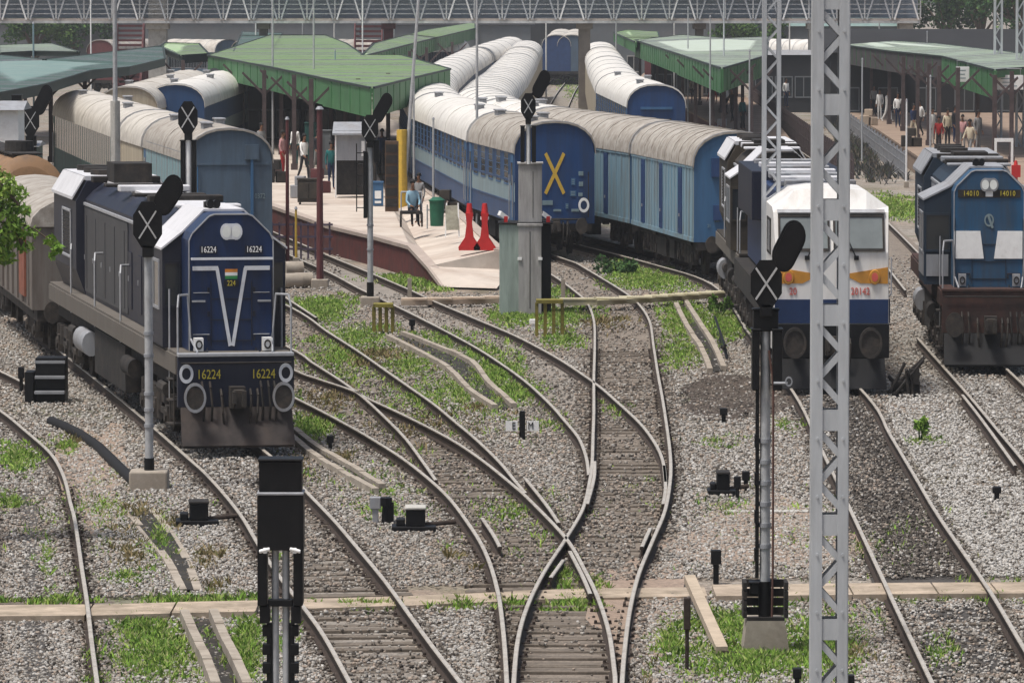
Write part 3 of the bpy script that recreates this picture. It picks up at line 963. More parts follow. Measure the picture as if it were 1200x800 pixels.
def alco(label, near, far, hood, rear, style, group=None, hs=1.0):
    loc, rz, L = frame_at(near, far, .3)
    t = thing('diesel_locomotive', label, 'locomotive', loc, rz, group)
    zf, zt = 1.78, 4.10 * hs
    he, ht = zt - .32, zt
    hw = .975
    ch = [(-hw, zf), (-hw, he - .14), (-.90, he - .02), (-.50, ht - .05), (-.38, ht - .02), (.38, ht - .02), (.50, ht - .05), (.90, he - .02), (hw, he - .14), (hw, zf)]
    # footplate, sills, beam, plough
    mb = MB(K)
    mb.b2(-1.31, 1.31, .16, L, 1.60, zf - .003, 0)
    for s in (-1, 1):
        mb.b2(s * 1.31, s * 1.35, .16, L, 1.42, zf - .05, 1)
    mb.build('footplate', [style['deck'], style['sill']], t)
    mb = MB(K)
    mb.b2(-1.32, 1.32, 0, .16, .88, zf - .06, 0)
    mb.b2(-1.32, 1.32, -.03, .18, zf - .06, zf, 1)
    mb.build('buffer_beam', [style['beam'], style['trim']], t, bevel=.01)
    mb = MB(K)
    mb.add([(-1.26, -.02, .88), (1.26, -.02, .88), (1.28, -.34, .26), (-1.28, -.34, .26), (-1.26, .05, .88), (1.26, .05, .88), (1.28, -.27, .26), (-1.28, -.27, .26)],
           [(0, 1, 2, 3), (7, 6, 5, 4), (0, 4, 5, 1), (1, 5, 6, 2), (2, 6, 7, 3), (3, 7, 4, 0)])
    mb.b2(-1.25, 1.25, -.30, -.20, .22, .28)
    mb.build('snow_plough', [style['plough']], t)
    # short hood
    mb = MB(K)
    mb.prism(ch, .62, 2.2, 0)
    for z in (2.05, 2.75):
        mb.b2(-hw + .1, -.5, .60, .62, z, z + .012, 1)
        mb.b2(.5, hw - .1, .60, .62, z, z + .012, 1)
    if style.get('door'):
        mb.box((0, .61, 2.25), (.9, .025, .75), 0)
    for (xa, za), (xb, zb) in zip(ch[:-1], ch[1:]):
        mb.bar((xa * .985, .612, za - .01), (xb * .985, .612, zb - .01), .028, .02, 2)
    mb.build('short_hood', [hood, style['trim'], style['rim']], t, bevel=.012)
    mb = MB(K)
    for s in (-1, 1):
        mb.path([(s * .93, .59, zf + .1), (s * .93, .58, zf + 1.4)], .014)
        mb.path([(s * .55, .60, zf + .05), (s * .58, .56, zf - .1), (s * .6, .3, zf + .02)], .022)
        for z in (2.0, 2.4, 2.8):
            mb.box((s * .52, .612, z), (.05, .02, .09))
    for z in (1.95, 2.3, 2.65):
        mb.b2(-.46, .46, .606, .62, z - .006, z + .006)
    mb.b2(-.47, -.455, .606, .62, 1.86, 2.95); mb.b2(.455, .47, .606, .62, 1.86, 2.95)
    mb.build('hood_door', [style['cab']], t)
    mb = MB(K)
    for x in (-.78, -.6, .55, .72, .86):
        mb.path([(x, -.01, 1.3), (x, -.14, 1.2), (x + .03, -.2, .9), (x + .02, -.12, .66)], .028)
    mb.path([(-1.25, -.05, 1.62), (1.25, -.05, 1.62)], .018)
    mb.build('brake_hoses', [m_dark], t)
    # headlight
    mb = MB(K)
    for s in (-1, 1):
        mb.tube((s * .11, .63, he), (s * .11, .56, he), .135, .14, 18, 0)
        mb.tube((s * .11, .60, he), (s * .11, .555, he), .10, .10, 16, 1)
    mb.box((0, .595, he), (.24, .06, .26), 0)
    mb.build('headlight', [style['lamp'], m_glass_lamp], t, True)
    # cab
    mb = MB(K)
    cw = style.get('cab_w', 1.48)
    y0, y1 = 1.6, 4.1
    ce = 3.42 * hs
    cab = [(-cw, zf), (-cw, ce), (-hw, he - .10), (-.45, ht - .03), (.45, ht - .03), (hw, he - .10), (cw, ce), (cw, zf)]
    mb.prism(cab, y0, y1, 0)
    mb.build('cab', [style['cab']], t, bevel=.02)
    mb = MB(K)
    for (xa, za), (xb, zb) in zip(cab[1:-2], cab[2:-1]):
        mb.add([(xa * 1.02, y0 - .02, za + .012), (xb * 1.03, y0 - .02, zb + .012), (xb * 1.03, y1 + .15, zb + .012), (xa * 1.03, y1 + .15, za + .012),
                (xa * 1.02, y0 - .02, za + .05), (xb * 1.03, y0 - .02, zb + .05), (xb * 1.03, y1 + .15, zb + .05), (xa * 1.03, y1 + .15, za + .05)],
               [(3, 2, 1, 0), (4, 5, 6, 7), (0, 1, 5, 4), (1, 2, 6, 5), (2, 3, 7, 6), (3, 0, 4, 7)])
    mb.build('cab_roof', [style['roof']], t)
    # cab windows: two in front beside the hood, one in each side
    for s in (-1, 1):
        w = MB(K)
        x0, x1 = hw + .06, cw - .06
        w.b2(s * x0, s * x1, y0 - .02, y0 + .01, 2.5, 3.2, 0)
        for a, b, c, d in ((x0 - .03, x1 + .03, 3.2, 3.25), (x0 - .03, x1 + .03, 2.45, 2.5), (x0 - .03, x0, 2.5, 3.2), (x1, x1 + .03, 2.5, 3.2)):
            w.b2(s * a, s * b, y0 - .035, y0, c, d, 1)
        w.build('window', [m_glass, style['cab']], t)
        w = MB(K)
        w.b2(s * (cw - .01), s * (cw + .012), y0 + .45, y1 - .45, 2.45, 3.2, 0)
        for a, b, c, d in ((y0 + .4, y1 - .4, 3.2, 3.25), (y0 + .4, y1 - .4, 2.4, 2.45), (y0 + .4, y0 + .45, 2.45, 3.2), (y1 - .45, y1 - .4, 2.45, 3.2), (2.82, 2.88, 2.45, 3.2)):
            w.b2(s * cw, s * (cw + .03), a, b, c, d, 1)
        w.build('window', [m_glass, m_tin], t)
    # long hood
    ys = 4.1
    lw = 1.0
    lh = [(-lw, zf), (-lw, he - .1), (-.8, he + .06), (-.5, ht - .1), (.5, ht - .1), (.8, he + .06), (lw, he - .1), (lw, zf)]
    yr = L - 5.2
    mb = MB(K)
    mb.prism(lh, ys, yr, 0)
    for k in range(9):
        y = ys + .5 + (yr - ys - .7) * k / 8
        for s in (-1, 1):
            mb.b2(s * lw, s * (lw + .025), y - .28, y + .28, zf + .2, zf + 1.25, 0)
            mb.box((s * (lw + .03), y + .2, zf + .75), (.02, .04, .1), 1)
    for s in (-1, 1):
        mb.b2(s * lw, s * (lw + .05), ys + .1, L - .8, he - .22, he - .16, 1)
    ym = ys + (yr - ys) * .42
    for s in (-1, 1):
        mb.b2(s * (lw + .002), s * (lw + .028), ym, yr - .02, zf + .08, he - .24, 2)
        for k in range(5):
            y = ym + .5 + (yr - ym - 1) * k / 4
            mb.b2(s * (lw + .028), s * (lw + .045), y - .02, y + .02, zf + .15, he - .4, 2)
    mb.build('long_hood', [style['cab'], style['rail'], rear], t, bevel=.02)
    # radiator end
    rw = 1.25
    rh = [(-lw, zf), (-rw, zf + .5), (-rw, he - .15), (-.95, ht - .06), (.95, ht - .06), (rw, he - .15), (rw, zf + .5), (lw, zf)]
    mb = MB(K)
    mb.prism(rh, yr + .01, L - .5, 0)
    for s in (-1, 1):
        for k in range(11):
            z = 2.55 + k * .075
            mb.b2(s * rw, s * (rw + .03), yr + 1.0, yr + 2.6, z, z + .035, 1)
        for a, b, c, d in ((yr + .92, yr + 2.68, 3.38, 3.44), (yr + .92, yr + 2.68, 2.46, 2.52), (yr + .92, yr + .99, 2.46, 3.44), (yr + 2.61, yr + 2.68, 2.46, 3.44)):
            mb.b2(s * (rw + .002), s * (rw + .045), a, b, c, d, 2)
    mb.build('radiator_hood', [style['cab'], m_dark, style['rail'], rear], t, bevel=.02)
    # roof sheets and fittings
    mb = MB(K)
    mb.b2(-.52, .52, ys + .25, yr - .1, ht - .098, ht - .04, 0)
    mb.b2(-.97, .97, L - 5.0, L - .6, ht - .058, ht + .03, 0)
    for s in (-1, 1):
        mb.add([(s * 1.0, L - 5.0, ht - .03), (s * 1.33, L - 5.0, he - .12), (s * 1.33, L - .6, he - .12), (s * 1.0, L - .6, ht - .03),
                (s * 1.0, L - 5.0, ht + .02), (s * 1.33, L - 5.0, he - .06), (s * 1.33, L - .6, he - .06), (s * 1.0, L - .6, ht + .02)],
               [(3, 2, 1, 0), (4, 5, 6, 7), (0, 1, 5, 4), (1, 2, 6, 5), (2, 3, 7, 6), (3, 0, 4, 7)])
    mb.build('hood_roof', [style['roof']], t)
    mb = MB(K)
    mb.b2(-.5, .5, yr - 2.0, yr - .6, ht - .10, ht + style.get('stack', .12))
    mb.build('exhaust_stack', [m_dark], t, True)
    for k in range(3):
        mb = MB(K)
        mb.tube((-.3, L - 4.2 + 1.4 * k, ht + .025), (-.3, L - 4.2 + 1.4 * k, ht + .13), .42, .42, 18)
        mb.build('radiator_fan', [m_dark], t, True)
    for k in range(6):
        mb = MB(K)
        y = ys + .6 + (yr - ys - 1.2) * k / 5
        mb.b2(-.9, .9, y - .22, y + .22, ht - .07, ht + (.05 if k % 2 else -.01))
        mb.build('roof_hatch', [style['roof'] if k % 3 == 0 else m_dark], t, bevel=.02)
    mb = MB(K)
    for s, d in ((-.28, 0), (-.12, .05)):
        mb.tube((s, 2.3 + d, ht + .10), (s, 1.75 + d, ht + .10), .04, .08, 12)
    mb.b2(-.34, -.06, 2.2, 2.4, ht - .04, ht + .12)
    mb.build('horn', [m_black], t, True)
    # handrails
    for s in (-1, 1):
        mb = MB(K)
        x = s * 1.29
        for k in range(4):
            y = 4.6 + (L - 9) * k / 3
            q = MB(K)
            q.path([(x, y, zf - .4), (x, y, zf + .85), (x * .97, y + .18, zf + 1.0), (x * .80, y + .3, zf + 1.0)], .026)
            q.build('handrail', [style['rail']], t)
        mb.path([(x, .2, zf - .9), (x, .2, zf + .75), (x * .97, .30, zf + .95), (x * .78, .55, zf + .95), (x * .72, .6, zf + .2), (x * .66, .12, zf)], .024)
        mb.build('handrail', [style['rail']], t)
        mb = MB(K)
        mb.path([(x, 1.4, zf - .9), (x, 1.4, zf + 1.0)], .024)
        mb.build('handrail', [style['rail']], t)
        mb = MB(K)
        for z in (.55, .95, 1.3):
            mb.box((s * 1.28, .8, z), (.3, .5, .03))
        for y in (.52, 1.08):
            mb.b2(s * 1.34, s * 1.32, y - .03, y + .03, .5, 1.6)
        mb.build('steps', [m_under], t)
    # bogies, tanks
    for y in (3.6, L - 3.6):
        bogie(t, y, 3, 3.7, r=.5)
    mb = MB(K)
    mb.b2(-1.25, 1.25, L * .38, L * .62, .5, 1.35, 0)
    mb.b2(-1.1, 1.1, .3, L - .3, 1.1, 1.6, 0)
    for s in (-1, 1):
        mb.tube((s * 1.28, L * .64, 1.0), (s * 1.28, L * .72, 1.0), .24, .24, 14, 1)
        mb.tube((s * 1.28, L * .30, 1.05), (s * 1.28, L * .36, 1.05), .18, .18, 14, 0)
    mb.build('fuel_tank', [m_dark, m_tin], t, True)
    buffers(t, 0, 1.07, .25, 1.0, style.get('bufring'), None)
    coupling(t, 0, 1.05)
    return t, L, dict(zf=zf, he=he, ht=ht, hw=hw, loc=loc, rz=rz)

m_glass_lamp = mat('lamp_glass', (.72, .74, .72), .25, 0, .08, 6, spec=.6)
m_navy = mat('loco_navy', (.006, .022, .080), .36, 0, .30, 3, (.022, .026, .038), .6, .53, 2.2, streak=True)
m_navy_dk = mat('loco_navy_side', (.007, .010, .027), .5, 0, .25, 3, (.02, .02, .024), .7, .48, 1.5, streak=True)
m_greyside = mat('loco_grey_grime', (.055, .056, .060), .65, 0, .25, 3, (.035, .033, .035), .7, .52, 1.5, streak=True)
m_lroof = mat('loco_roof_white', (.62, .62, .64), .5, .1, .12, 3, (.20, .19, .19), .6, .6, 1.5)
m_sill = mat('loco_sill_grey', (.12, .108, .094), .75, 0, .2, 4, (.10, .085, .07), .7, .5, 2, streak=True)
m_plough = mat('plough_brown_black', (.035, .028, .026), .75, 0, .4, 4, (.07, .05, .04), .6, .52)
m_ltrim = mat('loco_white_trim', (.62, .64, .68), .5, 0, .08, 6, (.35, .35, .36), .5, .58)
m_railgrey = mat('handrail_grey', (.33, .34, .36), .5, .1, .15, 6)
m_numplate = mat('number_yellow', (.50, .42, .05), .6, 0, .2, 8)
m_saffron = mat('saffron', (.60, .22, .03), .6)
m_flaggreen = mat('flag_green', (.03, .22, .06), .6)
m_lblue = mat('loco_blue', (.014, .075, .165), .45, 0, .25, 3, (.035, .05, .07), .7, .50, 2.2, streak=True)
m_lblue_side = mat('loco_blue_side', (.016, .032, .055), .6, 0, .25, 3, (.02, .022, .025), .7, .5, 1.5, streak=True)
m_rustbeam = mat('beam_rust_brown', (.065, .030, .024), .75, 0, .35, 4, (.022, .018, .016), .8, .48)
m_dirtybrown = mat('loco_dirty_brown', (.030, .025, .020), .75, 0, .4, 3, (.09, .07, .045), .6, .55)

# 1. the dark blue one at the left
t, L, q = alco('dark navy blue diesel locomotive with a white V on its hood front, at the left', (277, 538), (112, 428), m_navy, m_greyside,
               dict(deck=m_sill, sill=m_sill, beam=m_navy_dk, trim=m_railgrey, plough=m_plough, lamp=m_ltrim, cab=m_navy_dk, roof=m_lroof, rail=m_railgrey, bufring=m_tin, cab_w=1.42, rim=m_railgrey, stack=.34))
loco_a = t
yf = .618
mb = MB(K)
for s in (-1, 1):
    mb.b2(s * .88, s * .30, yf - .022, yf, 3.13, 3.20)
    mb.bar((s * .325, yf - .011, 3.165), (s * .03, yf - .011, 1.86), .075, .021)
mb.build('v_stripe', [m_ltrim], t)
mb = MB(K)
mb.b2(-.93, .93, yf - .14, yf - .10, 3.31, 3.35)
for x in (-.9, 0, .9):
    mb.b2(x - .02, x + .02, yf - .10, yf, 3.315, 3.345)
mb.build('handrail', [m_ltrim], t)
for s in (-1, 1):
    mb = MB(K)
    mb.b2(s * .32, s * .72, yf - .012, yf, 3.41, 3.54, 0)
    text_mesh(mb, "16224", (s * .52, yf - .014, 3.475), .145, 1)
    mb.build('number_plate', [m_navy_dk, m_white], t)
    mb = MB(K)
    mb.box((s * .78, .45, 1.9), (.20, .2, .22), 0)
    mb.ring((s * .78, .345, 1.9), .08, .03, .012, 14, 1)
    mb.build('marker_lamp', [m_white, m_dark], t)
    mb = MB(K)
    mb.ring((s * 1.13, -.004, 1.44), .16, .06, .02, 22, 0)
    mb.build('jumper_socket', [m_ltrim], t)
    mb = MB(K)
    text_mesh(mb, "16224", (s * .62, -.008, 1.42), .22, 0)
    mb.build('beam_number', [m_numplate], t)
mb = MB(K)
for i, m in enumerate((m_saffron, m_white, m_flaggreen)):
    mb.b2(-.14, .14, yf - .014, yf, 3.15 - .055 * i - .055, 3.15 - .055 * i, i)
mb.build('flag_plate', [m_saffron, m_white, m_flaggreen], t)
mb = MB(K)
mb.b2(-.17, .17, yf - .012, yf, 2.86, 2.96, 0)
text_mesh(mb, "224", (0, yf - .014, 2.91), .13, 1)
mb.build('yellow_plate', [m_navy_dk, m_numplate], t)
mb = MB(K)
for s in (-1, 1):
    mb.b2(s * .6, s * .9, yf - .05, yf, 2.6, 2.63)
mb.build('grab_iron', [m_railgrey], t)

# 2. blue and white at the right edge
t, L, q = alco('blue and white diesel locomotive with rust brown buffer beam at the right edge', (1160, 441), (1117, 386), m_lblue, m_tin,
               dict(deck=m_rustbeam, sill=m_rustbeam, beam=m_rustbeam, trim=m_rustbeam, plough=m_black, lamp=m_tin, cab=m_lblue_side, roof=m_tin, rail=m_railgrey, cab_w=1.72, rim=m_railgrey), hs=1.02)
mb = MB(K)
for s in (-1, 1):
    a, b, c = s * .955, s * .14, s * .24
    z0, z1 = 2.36, 2.92
    mb.add([(a, yf - .035, z0), (b, yf - .035, z0), (c, yf - .035, z1), (a, yf - .035, z1), (a, yf, z0), (b, yf, z0), (c, yf, z1), (a, yf, z1)],
           [(0, 1, 2, 3), (7, 6, 5, 4), (0, 4, 5, 1), (1, 5, 6, 2), (2, 6, 7, 3), (3, 7, 4, 0)])
mb.build('white_panel', [m_white], t)
mb = MB(K)
mb.b2(-.86, .86, yf - .014, yf, 3.60, 3.76, 0)
mb.b2(-.10, .10, yf - .02, yf - .014, 3.62, 3.74, 2)
for s in (-1, 1):
    text_mesh(mb, "14010", (s * .5, yf - .017, 3.68), .15, 1, 1.2)
mb.build('number_band', [m_dark, m_numplate, m_white], t)
mb = MB(K)
mb.bar((-.03, yf - .01, 3.25), (.1, yf - .01, 2.98), .06, .015)
mb.ring((0, yf - .001, 3.14), .13, .035, .012, 18)
mb.build('emblem', [m_pale], t)
for s in (-1, 1):
    mb = MB(K)
    mb.box((s * .74, .45, 1.93), (.2, .2, .24), 0)
    mb.ring((s * .74, .345, 1.93), .08, .03, .012, 14, 1)
    mb.build('marker_lamp', [m_tin, m_dark], t)
    mb = MB(K)
    mb.b2(s * (1.72 + .004), s * 1.735, 1.7, 4.0, 1.95, 2.42, 0)
    mb.b2(s * 1.05, s * 1.66, 1.575, 1.595, 1.95, 2.40, 0)
    mb.build('side_panel', [m_tin], t)

# 3. dirty loco coupled behind the white one
t, L, q = alco('grimy brown and blue diesel locomotive coupled behind the white one', (916, 388), (884, 350), m_dirtybrown, m_blue,
               dict(deck=m_dirtybrown, sill=m_sill, beam=m_dirtybrown, trim=m_dirtybrown, plough=m_black, lamp=m_tin, cab=m_dirtybrown, roof=m_lroof, rail=m_railgrey, cab_w=1.5, rim=m_dark), hs=1.0)

# 4. white locomotive with the orange band, cab in front
m_lwhite = mat('loco_white', (.70, .69, .67), .42, 0, .08, 3, (.42, .37, .32), .5, .54, 2.2, streak=True)
m_orange = mat('loco_orange', (.50, .23, .03), .5, 0, .15, 5, (.3, .16, .05), .5, .5)
m_navyband = mat('loco_navy_band', (.008, .026, .085), .5, 0, .2, 3)
m_redletter = mat('red_letter', (.55, .10, .08), .6)
m_wind = mat('windscreen', (.16, .18, .18), .18, 0, .2, 1.2, spec=.6)
loc, rz, L = frame_at((974, 465), (914, 390), .4)
t = thing('diesel_locomotive', 'white diesel locomotive with orange band and navy skirt behind the lattice mast', 'locomotive', loc, rz)
W = 1.5
mb = MB(K)
def wring(y, w, zlow, ztop, ze, zc):
    return [(-w, y, zlow), (-w, y, ze), (-w * .62, y, zc), (-w * .28, y, ztop), (w * .28, y, ztop), (w * .62, y, zc), (w, y, ze), (w, y, zlow)]
fy = lambda z: max(0.0, .30 * (z - 2.78) / .72)
def wring2(w, ze, zc, zt_, zlow=.9):
    return [(-w, 0.0, zlow), (-w, fy(ze), ze), (-w * .62, fy(zc), zc), (-w * .28, fy(zt_), zt_), (w * .28, fy(zt_), zt_), (w * .62, fy(zc), zc), (w, fy(ze), ze), (w, 0.0, zlow)]
secs = [wring2(1.46, 2.78, 2.78, 2.78), wring2(1.50, 3.54, 3.56, 3.58), wring(.58, 1.52, .9, 3.99, 3.64, 3.95), wring(3.4, 1.52, .9, 4.0, 3.66, 3.96)]
n = 8
for a, b in zip(secs[:-1], secs[1:]):
    for i in range(n - 1):
        mb.add([a[i], a[i + 1], b[i + 1], b[i]], [(0, 1, 2, 3)], 0)
mb.add(secs[0], [tuple(range(n))], 0)
mb.add(secs[-1], [tuple(range(n))], 0)
mb.build('cab', [m_lwhite], t, bevel=.03)
# face: z bands laid on the flat nose
mb = MB(K)
for s in (-1, 1):
    mb = MB(K)
    pts = [(s * 1.465, 2.50), (s * 1.465, 2.18), (s * .75, 2.19), (s * .30, 2.36)]
    mb.add([(x, -.012, z) for x, z in pts] + [(x, .0, z) for x, z in pts], [(0, 1, 2, 3), (0, 4, 5, 1), (1, 5, 6, 2), (2, 6, 7, 3), (3, 7, 4, 0)])
    mb.build('orange_band', [m_orange], t)
mb = MB(K)
mb.b2(-1.475, 1.475, -.02, .06, 1.42, 1.88)
mb.b2(-1.535, -1.52, .1, 3.3, 1.42, 1.88)
mb.b2(1.52, 1.535, .1, 3.3, 1.42, 1.88)
mb.build('navy_skirt', [m_navyband], t)
mb = MB(K)
mb.b2(-1.5, 1.5, -.06, .2, .75, 1.41)
mb.add([(-1.38, -.05, .75), (1.38, -.05, .75), (1.42, -.32, .17), (-1.42, -.32, .17), (-1.38, .02, .75), (1.38, .02, .75), (1.42, -.25, .17), (-1.42, -.25, .17)],
       [(0, 1, 2, 3), (7, 6, 5, 4), (0, 4, 5, 1), (1, 5, 6, 2), (2, 6, 7, 3), (3, 7, 4, 0)])
mb.build('snow_plough', [m_black], t, bevel=.01)
# windscreens, each a framed pane leaning back with the cab front
for s in (-1, 1):
    mb = MB(K)
    def onface(x, z, d):
        k = (z - 2.78) / (3.5 - 2.78)
        return (x, .30 * k - d, z)
    x0, x1, z0, z1 = s * .10, s * 1.33, 2.86, 3.46
    def quad(xa, xb, za, zb, d0, d1, mi):
        vs = [onface(xa, za, d0), onface(xb, za, d0), onface(xb, zb, d0), onface(xa, zb, d0), onface(xa, za, d1), onface(xb, za, d1), onface(xb, zb, d1), onface(xa, zb, d1)]
        mb.add(vs, [(3, 2, 1, 0), (4, 5, 6, 7), (0, 1, 5, 4), (1, 2, 6, 5), (2, 3, 7, 6), (3, 0, 4, 7)], mi)
    quad(x0, x1, z0, z1, .0, .025, 0)
    e = s * .05
    quad(x0 - e, x1 + e, z1, z1 + .05, -.02, .05, 1)
    quad(x0 - e, x1 + e, z0 - .05, z0, -.02, .05, 1)
    quad(x0 - e, x0, z0, z1, -.02, .05, 1)
    quad(x1, x1 + e, z0, z1, -.02, .05, 1)
    w = mb.build('windscreen', [m_wind, m_dark], t)
    mb = MB(K)
    mb.bar((s * .62, -.06, 2.70), (s * .38, -.02, 3.1), .03, .02)
    mb.box((s * .64, -.04, 2.68), (.12, .08, .08))
    mb.build('wiper', [m_black], t)
    mb = MB(K)
    mb.tube((s * 1.12, .0, 2.31), (s * 1.12, -.05, 2.31), .15, .13, 18, 0)
    mb.tube((s * 1.12, -.02, 2.31), (s * 1.12, -.056, 2.31), .085, .085, 16, 1)
    mb.build('headlight', [m_orange, m_redletter], t, True)
    mb = MB(K)
    mb.ring((s * .98, -.51, 1.07), .30, .06, .02, 22, 0)
    mb.build('buffer_ring', [m_under], t)
    mb = MB(K)
    mb.path([(s * 1.49, -.02, 1.95), (s * 1.54, -.12, 2.0), (s * 1.54, -.12, 2.7)], .02)
    mb.build('handrail', [m_railgrey], t)
    mb = MB(K)
    mb.b2(s * 1.515, s * 1.535, .9, 2.2, 2.75, 3.35, 0)
    for a, b, c, d in ((.85, 2.25, 3.35, 3.40), (.85, 2.25, 2.70, 2.75), (.85, .9, 2.75, 3.35), (2.2, 2.25, 2.75, 3.35)):
        mb.b2(s * 1.52, s * 1.545, a, b, c, d, 1)
    mb.build('window', [m_glass, m_dark], t)
mb = MB(K)
text_mesh(mb, "20", (-1.0, -.012, 2.03), .2, 0)
text_mesh(mb, "20142", (.75, -.012, 2.03), .2, 0)
mb.build('number', [m_redletter], t)
mb = MB(K)
mb.add([(-1.4, .3, 3.60), (1.4, .3, 3.60), (1.4, .24, 3.54), (-1.4, .24, 3.54), (-1.4, .36, 3.58), (1.4, .36, 3.58)], [(0, 1, 5, 4), (0, 1, 2, 3), (2, 3, 4, 5)])
mb.build('sun_visor', [m_tin], t)
buffers(t, -.06, 1.07, .30, .98)
coupling(t, -.06, 1.0)
mb = MB(K)
mb.b2(-1.05, 1.05, 3.42, L - .4, 1.8, 3.75, 0)
mb.b2(-1.35, 1.35, L * .62, L - .5, 2.9, 3.95, 1)
mb.b2(-.5, .5, 4.2, L * .55, 3.76, 4.0, 2)
for k in range(7):
    y = 4 + (L - 6) * k / 6
    mb.box((0, y, 3.98), (1.9, .5, .12), 3 if k % 2 else 2)
    mb.box((-.7, y + .7, 3.9), (.4, .8, .16), 2)
mb.build('hood', [m_navyband, m_navy_dk, m_tin, m_lroof], t, bevel=.02)
mb = MB(K)
mb.b2(-1.45, 1.45, .3, L - .2, 1.2, 1.75, 0)
mb.b2(-1.2, 1.2, L * .36, L * .6, .45, 1.2, 0)
mb.build('underframe', [m_dark], t)
for y in (3.4, L - 3.4):
    bogie(t, y, 3, 3.7, r=.5)

# --- coaches with the yellow cross at their end
GA = 'blue coaches of the train with the yellow cross'
t, L = coach('blue coach with a large yellow cross painted on its end wall', (650, 308), (591, 284), GA, bands=[m_blue, m_pale, m_blue], roof=m_roof_brown, end=m_blue_end, ribs=4, gap=.35, nwin=5)
mb = MB(K)
mb.bar((-.36, -.012, 3.13), (.36, -.012, 1.98), .115, .02)
mb.bar((.36, -.010, 3.13), (-.36, -.010, 1.98), .115, .02)
mb.build('cross_mark', [m_yellow], t)
for x, z, w, h in ((-.28, 1.72, .4, .13), (.72, 2.32, .16, .2), (1.02, 2.55, .18, .12), (1.02, 2.25, .16, .13), (.72, 1.98, .24, .16), (1.0, 1.95, .16, .1), (.48, 1.62, .12, .16), (.8, 1.5, .3, .08), (.1, 1.5, .3, .06)):
    mb = MB(K)
    mb.b2(x - w / 2, x + w / 2, -.02, .0, z - h / 2, z + h / 2)
    for k in range(3):
        mb.b2(x - w * .4, x + w * .3, -.024, -.02, z - h * .3 + k * h * .28, z - h * .3 + k * h * .28 + .02, 1)
    mb.build('notice', [m_blue_mid if h > .15 else m_pale, m_pale], t)
mb = MB(K)
mb.ring((1.12, -.06, 1.65), .21, .08, .05, 20)
mb.build('tail_lamp_ring', [m_white], t)
mb = MB(K)
for x in (-1.3, 1.3):
    mb.tube((x, -.07, 1.3), (x, -.07, 2.6), .022, .022, 6)
mb.path([(-1.2, -.05, 1.25), (1.2, -.05, 1.25)], .03)
for x in (-.6, .5):
    mb.path([(x, -.03, 1.2), (x, -.12, 1.1), (x + .08, -.16, .85), (x + .05, -.08, .7)], .035)
mb.build('brake_pipe', [m_dark], t)
coach('blue coach with a white roof second behind the yellow cross', (591, 284), (516, 238), GA, roof=m_roof_white, ribs=3, end=m_blue)
coach('white roofed coach bending behind the edge of the green canopy', (516, 238), (501, 206), GA, roof=m_roof_white, ribs=4, detail=False)
for lab, a, b in (('far white roofed coach just above the corner of the big green canopy', (501, 206), (508, 184)), ('far white roofed coach where the line turns right towards the bridge', (508, 184), (530, 155)),
                  ('far white roofed coach beside the second green canopy', (530, 155), (556, 131)), ('distant white roofed coach last of the left row under the bridge', (557, 130), (598, 105))):
    coach(lab, a, b, GA, roof=m_roof_white, ribs=5, detail=False, win=None, end=m_blue)

# --- parcel vans and the white coaches behind them
GB = 'parcel vans and coaches behind the white locomotive'
t, L = van('pale blue parcel van with dark door strips, nearest of its row', (863, 333), (784, 307), GB)
mb = MB(K)
for z in (1.5, 1.8, 2.1, 2.4, 2.7, 3.0, 3.3):
    mb.tube((.1, -.08, z), (.5, -.08, z), .018, .018, 6)
for x in (.1, .5):
    mb.tube((x, -.08, 1.3), (x, -.08, 3.5), .022, .022, 6)
mb.box((-.75, -.06, 3.1), (.35, .12, .5))
mb.box((-.7, -.04, 1.9), (.3, .08, .4))
mb.build('end_ladder', [m_vandoor], t)
mb = MB(K)
for k in range(5):
    text_mesh(mb, random.choice(["VPU", "NR", "09", "21"]), (-1.0 + .28 * k, -.012, 1.55 + .14 * (k % 3)), .13)
mb.build('lettering', [m_pale], t)
van('grey blue parcel van second in the row behind the yellow cross coach', (784, 307), (650, 273), GB)
coach('white roofed coach third in the row right of the yellow cross coach', (650, 273), (590, 253), GB, roof=m_roof_white, ribs=4, sides=(-1, 1))
coach('white roofed coach where the right row starts to bend back', (590, 253), (565, 225), GB, roof=m_roof_white, ribs=5, detail=False)
coach('white roofed coach with a cream right side in the bend', (565, 225), (576, 200), GB, bands=[m_cream], win=None, roof=m_roof_white, sides=(1,), end=m_cream, ribs=6, detail=False)
coach('white roofed coach with a cream right side above the bend', (576, 200), (590, 178), GB, bands=[m_cream], win=None, roof=m_roof_white, sides=(1,), end=m_cream, ribs=6, detail=False)
coach('far coach with a cream right side and ribbed white roof', (590, 178), (605, 145), GB, bands=[m_cream], win=None, roof=m_roof_white, sides=(1,), end=m_cream, ribs=8, detail=False)
coach('farthest coach with a cream right side, under the bridge', (605, 144), (617, 114), GB, bands=[m_cream], win=None, roof=m_roof_white, sides=(1,), end=m_cream, ribs=8, detail=False)

